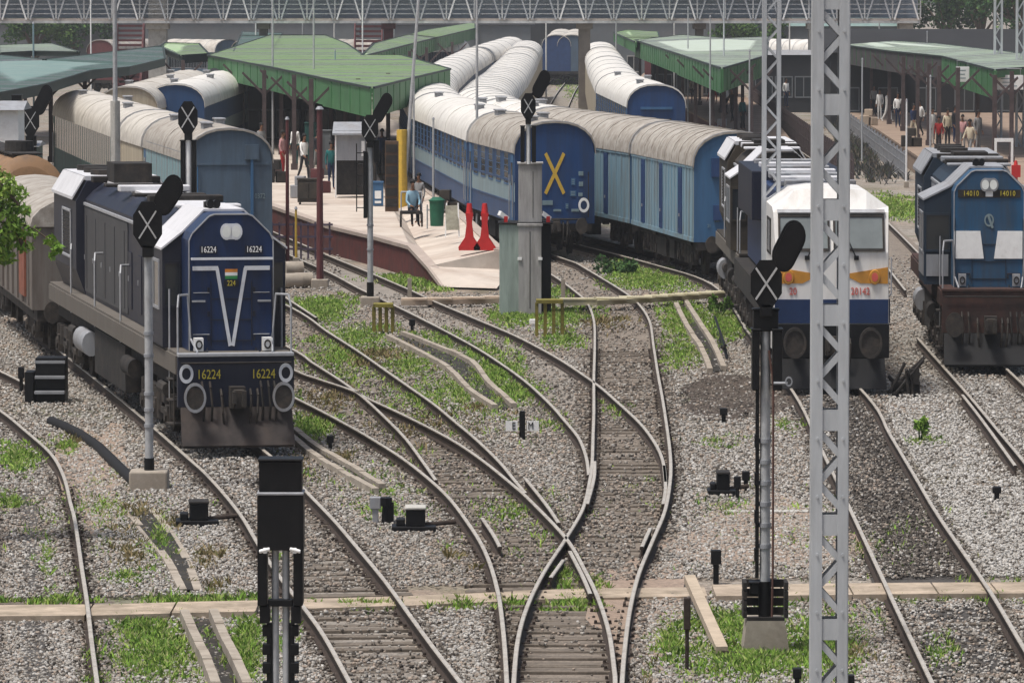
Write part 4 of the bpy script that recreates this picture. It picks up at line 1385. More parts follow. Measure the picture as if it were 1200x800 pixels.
# --- coaches with the blue end, right of the middle
GC = 'white roofed coaches right of the bridge pillar'
t, L = coach('white roofed coach with a bright blue end in front of the right green canopy', (769, 219), (728, 190), GC, roof=m_roof_white, end=m_blue_end, sides=(-1,), ribs=3)
mb = MB(K)
mb.b2(-.85, .85, -.08, .0, 3.05, 3.15, 0)
mb.b2(-.7, .7, -.05, .0, 1.2, 2.6, 1)
mb.b2(-.8, -.7, -.1, .0, 1.2, 2.7, 1); mb.b2(.7, .8, -.1, .0, 1.2, 2.7, 1)
mb.build('gangway', [m_blue_mid, m_dark], t)
coach('white roofed coach second behind the bright blue end', (728, 190), (713, 152), GC, bands=[m_cream], win=None, roof=m_roof_white, ribs=4, detail=False)
coach('white roofed coach last of the row beside the bridge pillar', (713, 151), (703, 117), GC, bands=[m_cream], win=None, roof=m_roof_white, ribs=4, detail=False)
for cx, row, c, lab in ((652, 100, m_vandoor, 'distant dark blue coach facing the yard under the footbridge'), (670, 100, m_slate, 'distant slate grey coach under the footbridge beside the pillar')):
    coach(lab, (cx, row), (cx + 6, row - 14), 'distant coaches under the footbridge', bands=[c], roof=m_roof, end=c, win=None, ribs=2, detail=False, vents=False)

for a, b, c, rf, lab in (((205, 110), (272, 112), m_slate, m_roof, 'slate coach standing side on under the bridge right of the concrete pillar'), ((285, 113), (372, 111), m_teal, m_roof_brown, 'dark green coach standing side on under the bridge behind the green canopy'),
                      ((388, 110), (452, 112), m_maroon, m_roof_brown, 'maroon coach standing side on under the bridge by the second stairs'), ((470, 112), (540, 110), m_cream, m_roof_white, 'cream coach standing side on under the bridge behind the narrow canopy'),
                      ((770, 112), (850, 110), m_maroon, m_roof_brown, 'maroon coach standing side on under the bridge behind the pale canopy'), ((905, 110), (975, 112), m_pale, m_roof_white, 'pale coach standing side on under the bridge left of the big mast'),
                      ((992, 112), (1062, 110), m_slate, m_roof, 'slate coach standing side on under the bridge right of the big mast'), ((118, 112), (176, 110), m_maroon, m_roof_brown, 'maroon coach standing side on under the bridge by the left stairs')):
    coach(lab, a, b, 'coaches standing side on beyond the bridge', bands=[c], roof=rf, end=c, win='wide', sides=(1,), ribs=5, detail=False, frame=m_tin, nwin=8)
# --- left coaches
GD = 'coaches left of the big green canopy'
t, L = coach('slate blue coach end with grey roof behind the navy locomotive', (270, 325), (212, 295), GD, bands=[m_slate, m_slate, m_pale], roof=m_roof_brown, end=m_slate, wcol=mat('pale_shutter', (.20, .33, .36), .5), ribs=2, win='wide')
mb = MB(K)
mb.b2(-1.45, 1.45, -.03, .0, 3.05, 3.12, 0)
mb.b2(.75, .85, -.08, .0, 1.3, 3.3, 1)
mb.b2(.55, 1.05, -.1, .0, 3.2, 3.6, 0)
mb.tube((-1.2, -.06, 1.3), (-1.2, -.06, 3.0), .025, .025, 6, 1)
text_mesh(mb, "0372", (1.1, -.01, 2.2), .2, 2)
mb.build('end_fittings', [m_slate, m_blue_mid, m_pale], t)
coach('cream sided coach second behind the navy locomotive', (212, 295), (181, 280), GD, bands=[m_cream], roof=m_roof, end=m_cream, ribs=2, win=None, vents=False)
coach('dark teal green coach with cream roof at the left', (181, 280), (98, 233), GD, bands=[m_teal], roof=m_roof, end=m_teal, ribs=4, win='wide', wcol=m_glass, frame=m_teal)
t, L = coach('coach with a dark blue arched end under the left canopies', (206, 218), (262, 186), 'coaches under the left canopies', roof=m_roof_white, end=m_blue, ribs=3, sides=(-1,))
coach('cream roofed coach beside the teal canopy at the left', (150, 224), (222, 184), 'coaches under the left canopies', bands=[m_cream], roof=m_roof, end=m_cream, ribs=4, win='wide')

# --- wagons behind the navy locomotive
m_wag = mat('wagon_grey_brown', (.15, .135, .12), .8, 0, .25, 3, (.08, .055, .045), .7, .5, 2, streak=True)
m_tank = mat('tank_ochre', (.26, .15, .075), .65, 0, .25, 3, (.10, .07, .05), .7, .52, 1.5)
loc, rz, L = frame_at((100, 424), (40, 376), .5)
t = thing('goods_wagon', 'grey brown covered goods wagon behind the navy locomotive', 'wagon', loc, rz)
W = 1.5
mb = MB(K)
ring = [(-W, 1.1)] + arc(W, 2.85, 3.42, 10, 2.0) + [(W, 1.1)]
mb.prism(ring, 0, L, 0)
for s in (-1, 1):
    for k in range(9):
        y = L * (k + .5) / 9
        mb.b2(s * W, s * (W + .06), y - .05, y + .05, 1.15, 2.8, 0)
mb.build('body', [m_wag], t)
mb = MB(K)
mb.prism(arc(W + .06, 2.85, 3.48, 10, 2.0) + [(W, 2.85), (-W, 2.85)], -.05, L + .05, 0)
mb.build('roof', [m_roof_brown], t, True)
mb = MB(K)
for s in (-1, 1):
    mb = MB(K)
    mb.b2(s * (W + .07), s * (W + .01), 1.6, 3.2, 1.3, 2.7, 0)
    mb.build('door', [mat('door_rust_red', (.22, .075, .045), .8, 0, .3, 3)], t)
mb = MB(K)
mb.b2(-1.35, 1.35, .05, L - .05, .85, 1.09)
mb.build('underframe', [m_under], t)
for y in (2.2, L - 2.2):
    bogie(t, y, 2, 2.0)
buffers(t, 0)
coupling(t, 0)
loc, rz, L = frame_at((36, 372), (-60, 318), .5)
t = thing('tank_wagon', 'ochre brown tank wagon at the left edge above the grey wagon', 'wagon', loc, rz)
mb = MB(K)
mb.tube((0, .4, 2.45), (0, L - .4, 2.45), 1.42, 1.42, 28, 0)
for y0, y1, r0, r1 in ((.4, .2, 1.42, 1.15), (.2, .12, 1.15, .6)):
    mb.tube((0, y0, 2.45), (0, y1, 2.45), r0, r1, 28, 0)
mb.build('barrel', [m_tank], t, True)
mb = MB(K)
mb.tube((0, 2.5, 3.8), (0, 2.5, 4.15), .5, .46, 18)
mb.b2(-.5, .5, .6, L - .6, 3.86, 3.90)
mb.build('dome', [m_dark], t)
mb = MB(K)
mb.b2(-1.3, 1.3, 0, L, .8, 1.08)
mb.build('underframe', [m_under], t)
for y in (2.2, L - 2.2):
    bogie(t, y, 2, 2.0)
# ------------------------------------------------------------------ platforms, canopies, footbridge
def hz(row, y):
    """height above the ground of photo row y, for something standing on photo row `row`"""
    return H * (1 - (y + 15) / (row + 15))

m_plat = mat('platform_concrete', (.50, .44, .38), .9, 0, .12, 1.2, (.30, .22, .17), .6, .5, .5)
m_platwall = mat('platform_wall_maroon', (.095, .020, .018), .8, 0, .35, 3, (.05, .03, .03), .7, .5, 1.2, bump=.2)
m_platedge = mat('platform_edge', (.36, .30, .26), .9, 0, .15, 2)

def platform(name, label, tops, wall, mats, top_z):
    t = thing(name, label, 'platform')
    mb = MB()
    n = len(tops)
    T = [P(x, y, z) for x, y, z in tops]
    lo = [Vector((p.x, p.y, -.05)) for p in T]
    mb.add(T, [tuple(range(n))], 0)
    mb.build('paving', [mats[0]], t)
    mb = MB()
    for i in wall:
        j = (i + 1) % n
        mb.add([T[i] - Vector((0, 0, .09)), T[j] - Vector((0, 0, .09)), lo[j], lo[i]], [(0, 1, 2, 3)], 0)
    mb.build('side_wall', [mats[1]], t)
    mb = MB()
    for i in wall:
        j = (i + 1) % n
        d = (T[j] - T[i]); nrm = Vector((d.y, -d.x, 0)).normalized() * .05
        c = sum(T, Vector()) / n
        if nrm.dot(T[i] - c) < 0:
            nrm = -nrm
        up = Vector((0, 0, .003))
        inn = -nrm * 5
        mb.slab([T[i] + nrm + up, T[j] + nrm + up, T[j] + inn + up, T[i] + inn + up], .1)
    mb.build('coping', [mats[2]], t)
    return t
PZ = .85
platform('station_platform', 'concrete station platform with a maroon side wall and sloping end',
         [(60, 150, PZ), (180, 196, PZ), (250, 219, PZ), (320, 241, PZ), (385, 264, PZ), (440, 277, PZ), (480, 288, PZ), (502, 312, .45), (520, 336, .06), (582, 338, .06), (598, 316, .3), (590, 292, PZ), (545, 252, PZ), (505, 222, PZ), (478, 200, PZ), (470, 180, PZ), (478, 150, PZ), (400, 110, PZ)],
         [0, 1, 2, 3, 4, 5, 6, 7, 10, 11, 12, 13, 14], (m_plat, m_platwall, m_platedge), PZ)
m_tan = mat('platform_tan', (.27, .20, .15), .9, 0, .2, 1.2, (.16, .11, .08), .7, .5, .7)
platform('station_platform', 'tan far platform at the right with people under its green canopy',
         [(985, 128, PZ), (1030, 152, PZ), (1075, 182, PZ), (1120, 214, PZ), (1260, 300, PZ), (1400, 260, PZ), (1240, 130, PZ), (1060, 96, PZ)],
         [0, 1, 2, 3], (m_tan, m_tan, m_tan), PZ)
platform('station_platform', 'narrow platform under the right green canopy behind the parcel vans',
         [(745, 95, PZ), (790, 120, PZ), (850, 152, PZ), (905, 190, PZ), (945, 186, PZ), (900, 130, PZ), (840, 92, PZ), (770, 70, PZ)],
         [0, 1, 2, 3], (m_tan, m_maroon, m_tan), PZ)

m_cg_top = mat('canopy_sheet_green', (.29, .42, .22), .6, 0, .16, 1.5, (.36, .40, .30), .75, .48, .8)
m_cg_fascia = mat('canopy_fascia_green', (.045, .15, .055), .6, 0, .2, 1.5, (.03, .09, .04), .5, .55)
m_ct_top = mat('canopy_sheet_teal', (.15, .23, .215), .6, 0, .18, 1.5, (.24, .28, .26), .5, .5, .6)
m_ct_fascia = mat('canopy_edge_dark', (.022, .035, .033), .7, 0, .2, 2)
m_cw_top = mat('canopy_sheet_pale', (.42, .48, .42), .6, 0, .14, 1.5, (.36, .42, .30), .65, .5, .8)
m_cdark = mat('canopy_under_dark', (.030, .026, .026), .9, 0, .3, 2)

def canopy(label, tops, fasc, mats, posts=(), dark=(), group=None, base_z=PZ):
    """roof of sheets on posts; tops are (photo x, photo y, height); fasc gives a fascia depth for each edge"""
    t = thing('platform_canopy', label, 'platform canopy', group=group)
    T = [P(x, y, z) for x, y, z in tops]
    n = len(T)
    mb = MB()
    up = [p for p in T]
    lo = [p - Vector((0, 0, .09)) for p in T]
    mb.add(up, [tuple(range(n))], 0)
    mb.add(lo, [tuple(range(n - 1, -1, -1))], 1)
    # corrugation ribs across the sheets, clipped to the outline
    e = max(((T[(i + 1) % n] - T[i]) for i in range(n)), key=lambda q: q.length)
    d1 = Vector((e.x, e.y, 0)).normalized(); d2 = Vector((-d1.y, d1.x, 0))
    us = [p.dot(d1) for p in T]
    k = min(us) + .5
    while k < max(us):
        hit = []
        for i in range(n):
            a, b = T[i], T[(i + 1) % n]
            ua, ub = a.dot(d1), b.dot(d1)
            if (ua - k) * (ub - k) < 0:
                hit.append(a + (b - a) * ((k - ua) / (ub - ua)))
        hit.sort(key=lambda q: q.dot(d2))
        for a, b in zip(hit[::2], hit[1::2]):
            if (b - a).length > .3:
                mb.bar(a + Vector((0, 0, .02)), b + Vector((0, 0, .02)), .10, .05, random.choice((0, 0, 2)), up=(0, 0, 1))
        k += .9
    mb.build('roof', [mats[0], m_cdark, m_tin], t)
    mb = MB()
    c = sum(T, Vector()) / n
    for i in range(n):
        j = (i + 1) % n
        dep = fasc[i] if i < len(fasc) else .15
        if not dep:
            continue
        d = T[j] - T[i]
        nrm = Vector((d.y, -d.x, 0)).normalized()
        if nrm.dot(T[i] - c) < 0:
            nrm = -nrm
        a, b = T[i] + nrm * .01, T[j] + nrm * .01
        up = Vector((0, 0, .03)); dn = Vector((0, 0, -dep)); o = nrm * .05
        mb.add([a + up, b + up, b + dn, a + dn, a + o + up, b + o + up, b + o + dn, a + o + dn],
               [(3, 2, 1, 0), (4, 5, 6, 7), (0, 1, 5, 4), (1, 2, 6, 5), (2, 3, 7, 6), (3, 0, 4, 7)], 2 if i in dark else 0)
        # a thin gutter on the top edge, seams along the fascia
        mb.bar(a + o + up, b + o + up, .09, .07, 1, up=(0, 0, 1))
        L = d.length
        k = max(1, int(L / 3.0))
        for q in range(1, k):
            p = a + o + d * (q / k)
            if dep > .4:
                mb.bar(p + Vector((0, 0, -.03)), p + dn * .96, .05, .03, 0)
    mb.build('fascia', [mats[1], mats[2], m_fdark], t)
    mb = MB()
    for i in range(0):
        pass
    for px, row in posts:
        p = P(px, row)
        q = MB(K)
        zt = tops[0][2] - .1
        q.box((0, 0, (zt + base_z) / 2), (.22, .22, zt - base_z), 0)
        q.bar((0, 0, zt - 1.0), (1.2, 0, zt - .1), .1, .1, 0)
        q.bar((0, 0, zt - 1.0), (-1.2, 0, zt - .1), .1, .1, 0)
        q.box((0, 0, base_z + .12), (.34, .34, .24), 0)
        o = q.build('post', [m_postdk], t)
        o.location = p
    return t
m_fdark = mat('fascia_brown_black', (.05, .045, .045), .85, 0, .3, 2)
m_postdk = mat('canopy_post', (.07, .05, .05), .7, 0, .3, 4)
gcan = 'station canopies'
canopy('big light green canopy with a pointed corner, left of the middle',
       [(245, 66, 4.6), (320, 80, 4.5), (380, 93, 4.45), (436, 104, 4.4), (480, 93, 4.4), (526, 82, 4.45), (470, 66, 4.65), (425, 66, 4.6), (405, 52, 4.7), (380, 42, 4.75), (318, 42, 4.75)],
       [.95, .95, 1.0, 1.0, .85, .5, .2, .2, .1, .1, .1], (m_cg_top, m_cg_fascia, m_ct_fascia), posts=[(330, 205), (345, 225), (300, 180), (405, 215), (420, 235), (355, 170), (455, 220), (285, 190), (310, 212), (365, 236), (388, 205), (430, 200), (265, 178)])
canopy('narrow green canopy further back beside the white coach roofs',
       [(424, 67, 4.6), (490, 50, 4.6), (556, 34, 4.6), (556, 27, 4.7), (500, 36, 4.8), (440, 52, 4.8)], [.8, .8, .5, .1, .1, .1], (m_cg_top, m_cg_fascia, m_ct_fascia), posts=[(480, 160), (500, 150), (530, 135)])
canopy('teal canopy at the left edge, nearest to the wagons',
       [(-60, 122, 4.6), (0, 110, 4.6), (52, 100, 4.6), (105, 84, 4.6), (150, 80, 4.6), (192, 70, 4.6), (190, 55, 4.7), (100, 66, 4.75), (52, 71, 4.8), (0, 66, 4.8), (-60, 60, 4.8)], [.3, .3, .3, .3, .3, .3, .1, .1, .1, .1], (m_ct_top, m_ct_fascia, m_ct_fascia), posts=[(20, 220), (60, 215), (100, 200), (150, 185)])
canopy('pale green canopy end between the teal and the big green canopy',
       [(188, 56, 4.6), (212, 66, 4.6), (243, 64, 4.6), (232, 52, 4.75), (195, 51, 4.75)], [.25, .35, .3, .1, .1], (m_cg_top, m_ct_fascia, m_ct_fascia), posts=[(215, 185)])
canopy('white and teal canopy sheet behind the left canopies',
       [(0, 63, 4.6), (40, 61, 4.6), (92, 62, 4.6), (60, 52, 4.7), (0, 54, 4.7)], [.2, .2, .2, .1, .1], (m_cw_top, m_ct_fascia, m_ct_fascia), posts=[(30, 160)])
canopy('small white canopy over the platform behind the big green canopy',
       [(275, 62, 4.6), (318, 60, 4.6), (330, 40, 4.75), (285, 38, 4.75)], [.3, .3, .1, .1], (m_ct_top, m_white, m_ct_fascia), posts=[(300, 175)])
canopy('pale roofed canopy with deep green fascia at the right of the middle',
       [(745, 48, 4.6), (795, 64, 4.55), (846, 81, 4.5), (897, 66, 4.5), (900, 44, 4.75), (850, 46, 4.8), (800, 42, 4.8)], [.95, 1.0, .95, .2, .1, .1, .1], (m_cw_top, m_cg_fascia, m_ct_fascia), posts=[(800, 165), (835, 195), (862, 190), (780, 140), (770, 128), (815, 178), (848, 203), (880, 205), (870, 170), (845, 150), (820, 140)])
canopy('far light green canopy tip left of the pale roofed one',
       [(720, 39, 4.6), (745, 50, 4.6), (772, 46, 4.6), (770, 38, 4.7), (735, 36, 4.7)], [.6, .3, .3, .1, .1], (m_cg_top, m_cg_fascia, m_ct_fascia), posts=[(750, 120)])
canopy('long dark fronted canopy with a green end at the right edge',
       [(985, 53, 4.6), (1045, 61, 4.6), (1105, 67, 4.6), (1166, 83, 4.45), (1215, 79, 4.5), (1250, 72, 4.7), (1190, 63, 4.8), (1095, 52, 4.8), (1010, 47, 4.8)], [1.0, 1.0, 1.15, .3, .1, .1, .1, .1, .1], (m_cw_top, m_cg_fascia, m_ct_fascia), dark=(0, 1), posts=[(1000, 142), (1021, 153), (1042, 165), (1058, 174), (1075, 185), (1088, 193), (1100, 200), (1122, 205), (1145, 195), (1165, 225), (1185, 215)])
# its dark long side and the white sign on the green end
def board(name, label, cat, px, row, y0, y1, w_px, m, mf=None, marks=None, group=None, post=True, depth=.06):
    """a board on two legs (or hung), standing on photo row `row`"""
    p = P(px, row)
    s = scale_at(row)
    w = w_px / (s * K)
    z1, z0 = hz(row, y0), hz(row, y1)
    t = thing(name, label, cat, p, 0, group)
    mb = MB(K)
    mb.b2(-w / 2, w / 2, -depth / 2, depth / 2, z0, z1, 0)
    for a, b, c, d in ((-w / 2, w / 2, z1, z1 + .04), (-w / 2, w / 2, z0 - .04, z0), (-w / 2 - .04, -w / 2, z0 - .04, z1 + .04), (w / 2, w / 2 + .04, z0 - .04, z1 + .04)):
        mb.b2(a, b, -depth / 2 - .01, depth / 2 + .01, c, d, 1)
    mb.build('panel', [m, mf or m_tin], t)
    if marks:
        mb = MB(K)
        marks(mb, w, z0, z1, -depth / 2 - .004)
        mb.build('lettering', [m_blackmatt], t)
    if post:
        mb = MB(K)
        for x in (-w * .42, w * .42):
            mb.b2(x - .03, x + .03, -.02, .02, 0, z0 - .04)
        mb.build('legs', [m_galv_dk], t)
    return t
def hang(name, label, cat, p, z, w, h, m, rz=0.0):
    t = thing(name, label, cat, (p.x, p.y, z), rz)
    mb = MB(K)
    mb.box((0, 0, 0), (w, .06, h), 0)
    mb.box((0, -.033, 0), (w * .9, .006, h * .86), 0)
    mb.build('panel', [m], t)
    mb = MB(K)
    for k in range(3):
        mb.box((-.05, -.04, h * (.25 - .25 * k)), (w * (.6 - .12 * (k % 2)), .006, h * .06), 0)
    mb.build('lettering', [m_pale], t)
    mb = MB(K)
    for x in (-w * .4, w * .4):
        q = MB(K)
        q.tube((x, 0, h / 2), (x, 0, h / 2 + .25), .015, .015, 6)
        q.build('hanger', [m_tin], t)
    mb.tube((-w * .45, 0, h / 2 + .26), (w * .45, 0, h / 2 + .26), .015, .015, 6)
    mb.build('hanger', [m_tin], t)
    return t
_a, _b = P(1105, 67, 4.6), P(1166, 83, 4.45)
_q = _a + (_b - _a) * .64
hang('station_sign', 'white sign on the green end of the right canopy', 'sign', Vector((_q.x - .52, _q.y, 0)), 4.12, .78, .66, m_white)
hang('station_sign', 'white sign behind the lattice masts at the far right', 'sign', P(1184, 84, 4.4) + Vector((0, .3, 0)), 3.95, 1.5, .6, m_white)

# --- footbridge across the top
FB = 130
by = P(600, FB).y
m_fb = mat('bridge_grey', (.50, .51, .51), .7, .1, .15, 1.5, (.22, .21, .21), .6, .5)
m_fbdeck = mat('bridge_deck_buff', (.42, .37, .33), .85, 0, .2, 1.5)
m_fbsheet = mat('bridge_sheet_bluegrey', (.36, .41, .47), .75, 0, .2, .5)
m_pillar = mat('pillar_brown', (.19, .165, .14), .9, 0, .18, 1.2, (.12, .10, .085), .6, .5)
t = thing('footbridge', 'grey truss footbridge spanning the yard along the top of the picture', 'footbridge', (0, by, 0))
x0, x1 = P(-260, FB).x, P(1078, FB).x
zd = hz(FB, 27)
mb = MB()
mb.b2(x0, x1, 0, 2.6, zd, zd + .28, 0)
mb.b2(x0, x1, -.06, 0, zd - .03, zd + .12, 1)
mb.b2(x0, x1, 2.6, 2.66, zd - .03, zd + .12, 1)
mb.build('deck', [m_fbdeck, m_fb], t)
ztop = zd + 2.5
for side, yy in ((0, -.04), (1, 2.64)):
    mb = MB()
    mb.b2(x0, x1, yy - .05, yy + .05, ztop, ztop + .14)
    for z in (.55, .85, 1.15, 1.45):
        mb.b2(x0, x1, yy - .02, yy + .02, zd + z, zd + z + .05)
    n = int((x1 - x0) / 1.75)
    for k in range(n + 1):
        x = x0 + (x1 - x0) * k / n
        mb.b2(x - .045, x + .045, yy - .045, yy + .045, zd + .28, ztop)
    mb.build('railing', [m_fb], t)
    for k in range(n):
        xa = x0 + (x1 - x0) * k / n; xb = x0 + (x1 - x0) * (k + 1) / n
        mb = MB()
        xm = (xa + xb) / 2
        mb.bar((xa + .12, yy - .06, zd + .2), (xm - .05, yy - .06, ztop), .10, .06)
        mb.bar((xb - .12, yy - .06, zd + .2), (xm + .05, yy - .06, ztop), .10, .06)
        if yy < 1:
            mb.build('brace', [m_white if k % 4 == 0 else m_galv], t)
mb = MB()
mb.b2(x0, x1, 2.45, 2.5, zd + .3, zd + 2.4)
for k in range(int((x1 - x0) / .5)):
    mb.b2(x0 + k * .5, x0 + k * .5 + .05, 2.42, 2.45, zd + .3, zd + 2.4)
mb.build('side_sheet', [m_fbsheet], t)
mb = MB()
mb.add([(x0, -.5, ztop + .3), (x1, -.5, ztop + .3), (x1, 1.3, ztop + .9), (x0, 1.3, ztop + .9), (x1, 3.1, ztop + .3), (x0, 3.1, ztop + .3)], [(0, 1, 2, 3), (3, 2, 4, 5)])
mb.build('roof', [m_tin], t)
for px, w, m in ((184, 1.15, m_conc_lt), (685, .75, m_pillar), (455, .6, m_maroon), (955, .7, m_conc_lt), (1062, .6, m_conc_lt), (-120, 1, m_conc_lt), (308, .5, m_pillar), (820, .5, m_pillar)):
    mb = MB()
    x = P(px, FB).x
    mb.b2(x - w / 2, x + w / 2, .6, 2.0, 0, zd - .03 if px != 184 else ztop)
    mb.b2(x - w / 2 - .15, x + w / 2 + .15, .3, 2.3, zd - .4, zd - .03)
    mb.build('pillar', [m], t, bevel=.03)
# stairs coming down from the bridge, red brown
def stair(label, px, row, flip):
    p = P(px, row)
    t = thing('bridge_stairs', label, 'stairs', p)
    mb = MB(K)
    for k in range(16):
        z = .3 + k * (zd - .3) / 16
        mb.b2(-1.2, 1.2, k * .32, k * .32 + .34, z - .16, z)
    mb.build('treads', [m_maroon], t)
    mb = MB(K)
    for s in (-1, 1):
        mb.bar((s * 1.25, 0, .2), (s * 1.25, 5.2, zd), .1, .3)
        mb.bar((s * 1.25, 0, 1.3), (s * 1.25, 5.2, zd + 1.1), .07, .07)
        for k in range(7):
            y = 5.2 * k / 6
            mb.b2(s * 1.25 - .03, s * 1.25 + .03, y - .03, y + .03, .2 + (zd - .2) * k / 6, 1.3 + (zd - .2) * k / 6)
        for y in (1.5, 3.5, 5.1):
            mb.b2(s * 1.25 - .07, s * 1.25 + .07, y - .07, y + .07, 0, .2 + (zd - .2) * y / 5.2)
    mb.build('stair_frame', [m_maroon], t)
stair('maroon stairs from the footbridge beside the concrete pillar at the left', 148, 120, 1)
stair('maroon stairs from the footbridge behind the big green canopy', 430, 122, 1)

# ------------------------------------------------------------------ buildings and things beyond the bridge
m_bgrey = mat('building_grey', (.13, .145, .155), .9, 0, .15, .6, (.14, .13, .13), .6, .5)
m_bdark = mat('building_dark', (.018, .019, .022), .9, 0, .2, .5)
m_bpale = mat('building_pale', (.34, .33, .31), .9, 0, .12, .6)
def house(label, px, row, w, h, d, m, roofm, nwin=4, name='building', gable=1.3):
    p = P(px, row)
    t = thing(name, label, 'building', p)
    mb = MB()
    mb.b2(-w / 2, w / 2, 0, d, 0, h)
    mb.build('wall', [m], t)
    mb = MB()
    mb.add([(-w / 2 - min(.4, w * .1), -.2, h + .01), (w / 2 + min(.4, w * .1), -.2, h + .01), (w / 2 + min(.4, w * .1), d / 2, h + gable), (-w / 2 - min(.4, w * .1), d / 2, h + gable), (w / 2 + min(.4, w * .1), d + .4, h + .01), (-w / 2 - min(.4, w * .1), d + .4, h + .01)], [(0, 1, 2, 3), (3, 2, 4, 5), (0, 3, 5), (1, 4, 2), (0, 5, 4, 1)])
    mb.build('roof', [roofm], t)
    for fl in range(max(1, int(h / 3.2))):
        for k in range(nwin):
            x = -w / 2 + w * (k + .5) / nwin
            z = 1.6 + fl * 3.0
            mb = MB()
            mb.b2(x - .5, x + .5, -.03, .02, z - .6, z + .6, 0)
            for a, b, c, d2 in ((x - .56, x + .56, z + .6, z + .68), (x - .56, x + .56, z - .68, z - .6), (x - .56, x - .5, z - .6, z + .6), (x + .5, x + .56, z - .6, z + .6), (x - .03, x + .03, z - .6, z + .6)):
                mb.b2(a, b, -.06, .02, c, d2, 1)
            mb.build('window', [m_glass, m_bgrey if m is m_bdark else m_bpale], t)
house('long dark station building beyond the footbridge at the left', 60, 96, 26, 5.2, 8, m_bgrey, m_tin, 8)
house('grey building beyond the footbridge behind the narrow green canopy', 520, 92, 15, 4.6, 8, m_bgrey, m_bdark, 6)
house('dark shed beyond the footbridge behind the right canopy', 800, 98, 16, 5.5, 10, m_bgrey, m_tin, 6)
house('dark station building behind the big green canopy', 290, 100, 18, 5.4, 9, m_bgrey, m_ct_top, 6)
house('pale grey station office above the far right canopy', 975, 96, 12, 4.6, 8, m_bgrey, m_ct_top, 5)
house('low dark stores building in the distance left of the bridge pillar', 640, 72, 40, 4.5, 10, m_bdark, m_bgrey, 9)
house('white walled cabin with a dark window at the left edge', -14, 312, 1.75, 4.4, 2, m_white, m_tin, 3, gable=.25)
house('dark green kiosk hut beside the white cabin', 28, 300, .8, 3.2, 2, m_teal, m_tin, 1, gable=.15)
house('dark block standing in for the shade under the right canopy roof', 1130, 150, 15, 4.2, 6, m_bdark, m_bdark, 7)  # added near-black backdrop, imitates the deep shade below this roof
house('dark block standing in for the shade under the big green canopy', 338, 186, 6.6, 4.0, 8, m_bdark, m_bdark, 5, gable=.1)  # added block whose dark colour stands for shade under the canopy

# ------------------------------------------------------------------ poles, masts and signals
def pole(label, px, row, ytop, r, m, group=None, lean=0.0, lower=None, name='pole', arm=None):
    p = P(px, row)
    t = thing(name, label, 'pole', p, 0, group)
    h = hz(row, ytop) if ytop > -14 else H + .5
    mb = MB(K)
    mb.tube((0, 0, -.05), (lean, 0, h), r * 1.12, r * .85, 10, 0)
    mb.build('shaft', [m], t, True)
    mb = MB(K)
    mb.box((0, 0, .12), (r * 5, r * 5, .26))
    mb.build('base_block', [m_conc], t, bevel=.02)
    if lower:
        mb = MB(K)
        mb.tube((0, 0, 0), (0, 0, lower[0]), lower[1], lower[1] * .9, 12)
        mb.build('lower_sleeve', [lower[2]], t, True)
    mb = MB(K)
    mb.tube((lean, 0, h), (lean, 0, h + .08), r * 1.3, r * .6, 8)
    if arm:
        mb.path([(lean, 0, h - .1), (lean + arm, 0, h + .05), (lean + arm * 1.4, 0, h)], r * .5)
    mb.build('cap', [m_galv_dk], t, True)
    return t
gp = 'thin steel poles over the platforms'
pole('tall pale concrete pole in front of the cream coach at the left', 136, 335, -15, .09, m_pole, None, lower=(hz(335, 118), .19, m_conc_lt))
pole('thin white pole in front of the footbridge above the teal canopy', 107, 150, -15, .06, m_white, gp)
pole('thin pale green pole standing in the left teal canopy', 40, 200, 28, .06, m_pale, gp)
pole('thin pole rising at the left rim of the big green canopy', 320, 205, -15, .07, m_pole, gp)
pole('green grey pole through the big green canopy roof', 368, 210, -15, .06, m_pole, gp)
pole('pale green short pole through the middle of the big green canopy', 393, 190, 60, .05, m_pale, gp)
pole('thin white pole in front of the maroon stairs', 425, 150, -15, .06, m_white, gp)
pole('leaning grey lamp pole whose foot is painted yellow', 471, 262, -15, .08, m_pole, None, lean=.85, lower=(hz(262, 152), .26, m_yellow))
pole('slim grey pole between the yellow foot and the blue coach', 485, 262, 90, .055, m_pole, gp)
pole('slim white pole beside the green bin', 508, 262, 140, .055, m_pole, gp)
pole('slim tall grey pole in front of the first blue coach', 559, 284, -15, .06, m_pole, gp)
pole('slim pole at the end of the right canopy', 832, 205, 20, .05, m_pole, gp)
pole('pole behind the tip of the right canopy', 806, 160, 10, .05, m_pole, gp)
pole('tall grey pole left of the narrow lattice mast', 848, 178, -15, .06, m_galv, gp)
pole('slim pole behind the narrow lattice mast on the right middle platform', 878, 214, 60, .05, m_pole, gp)
pole('white slim post in front of the tan right platform', 1062, 220, 118, .05, m_white, gp)
pole('white pole before the dark right canopy side', 1090, 206, 90, .06, m_pole, gp)
pole('slim post at the tip of the far right canopy', 1086, 150, 38, .05, m_pole, gp)
pole('bluish pole in front of the tan platform', 1010, 196, 70, .05, m_galv, gp)
pole('dark maroon post at the platform rim behind the navy locomotive, thicker one', 375, 338, 128, .12, m_maroon, 'maroon posts at the platform rim')
pole('dark maroon post at the platform rim, thinner left one', 337, 322, 140, .07, m_maroon, 'maroon posts at the platform rim')
pole('thin yellowish post at the platform rim', 347, 312, 245, .05, m_yellow)
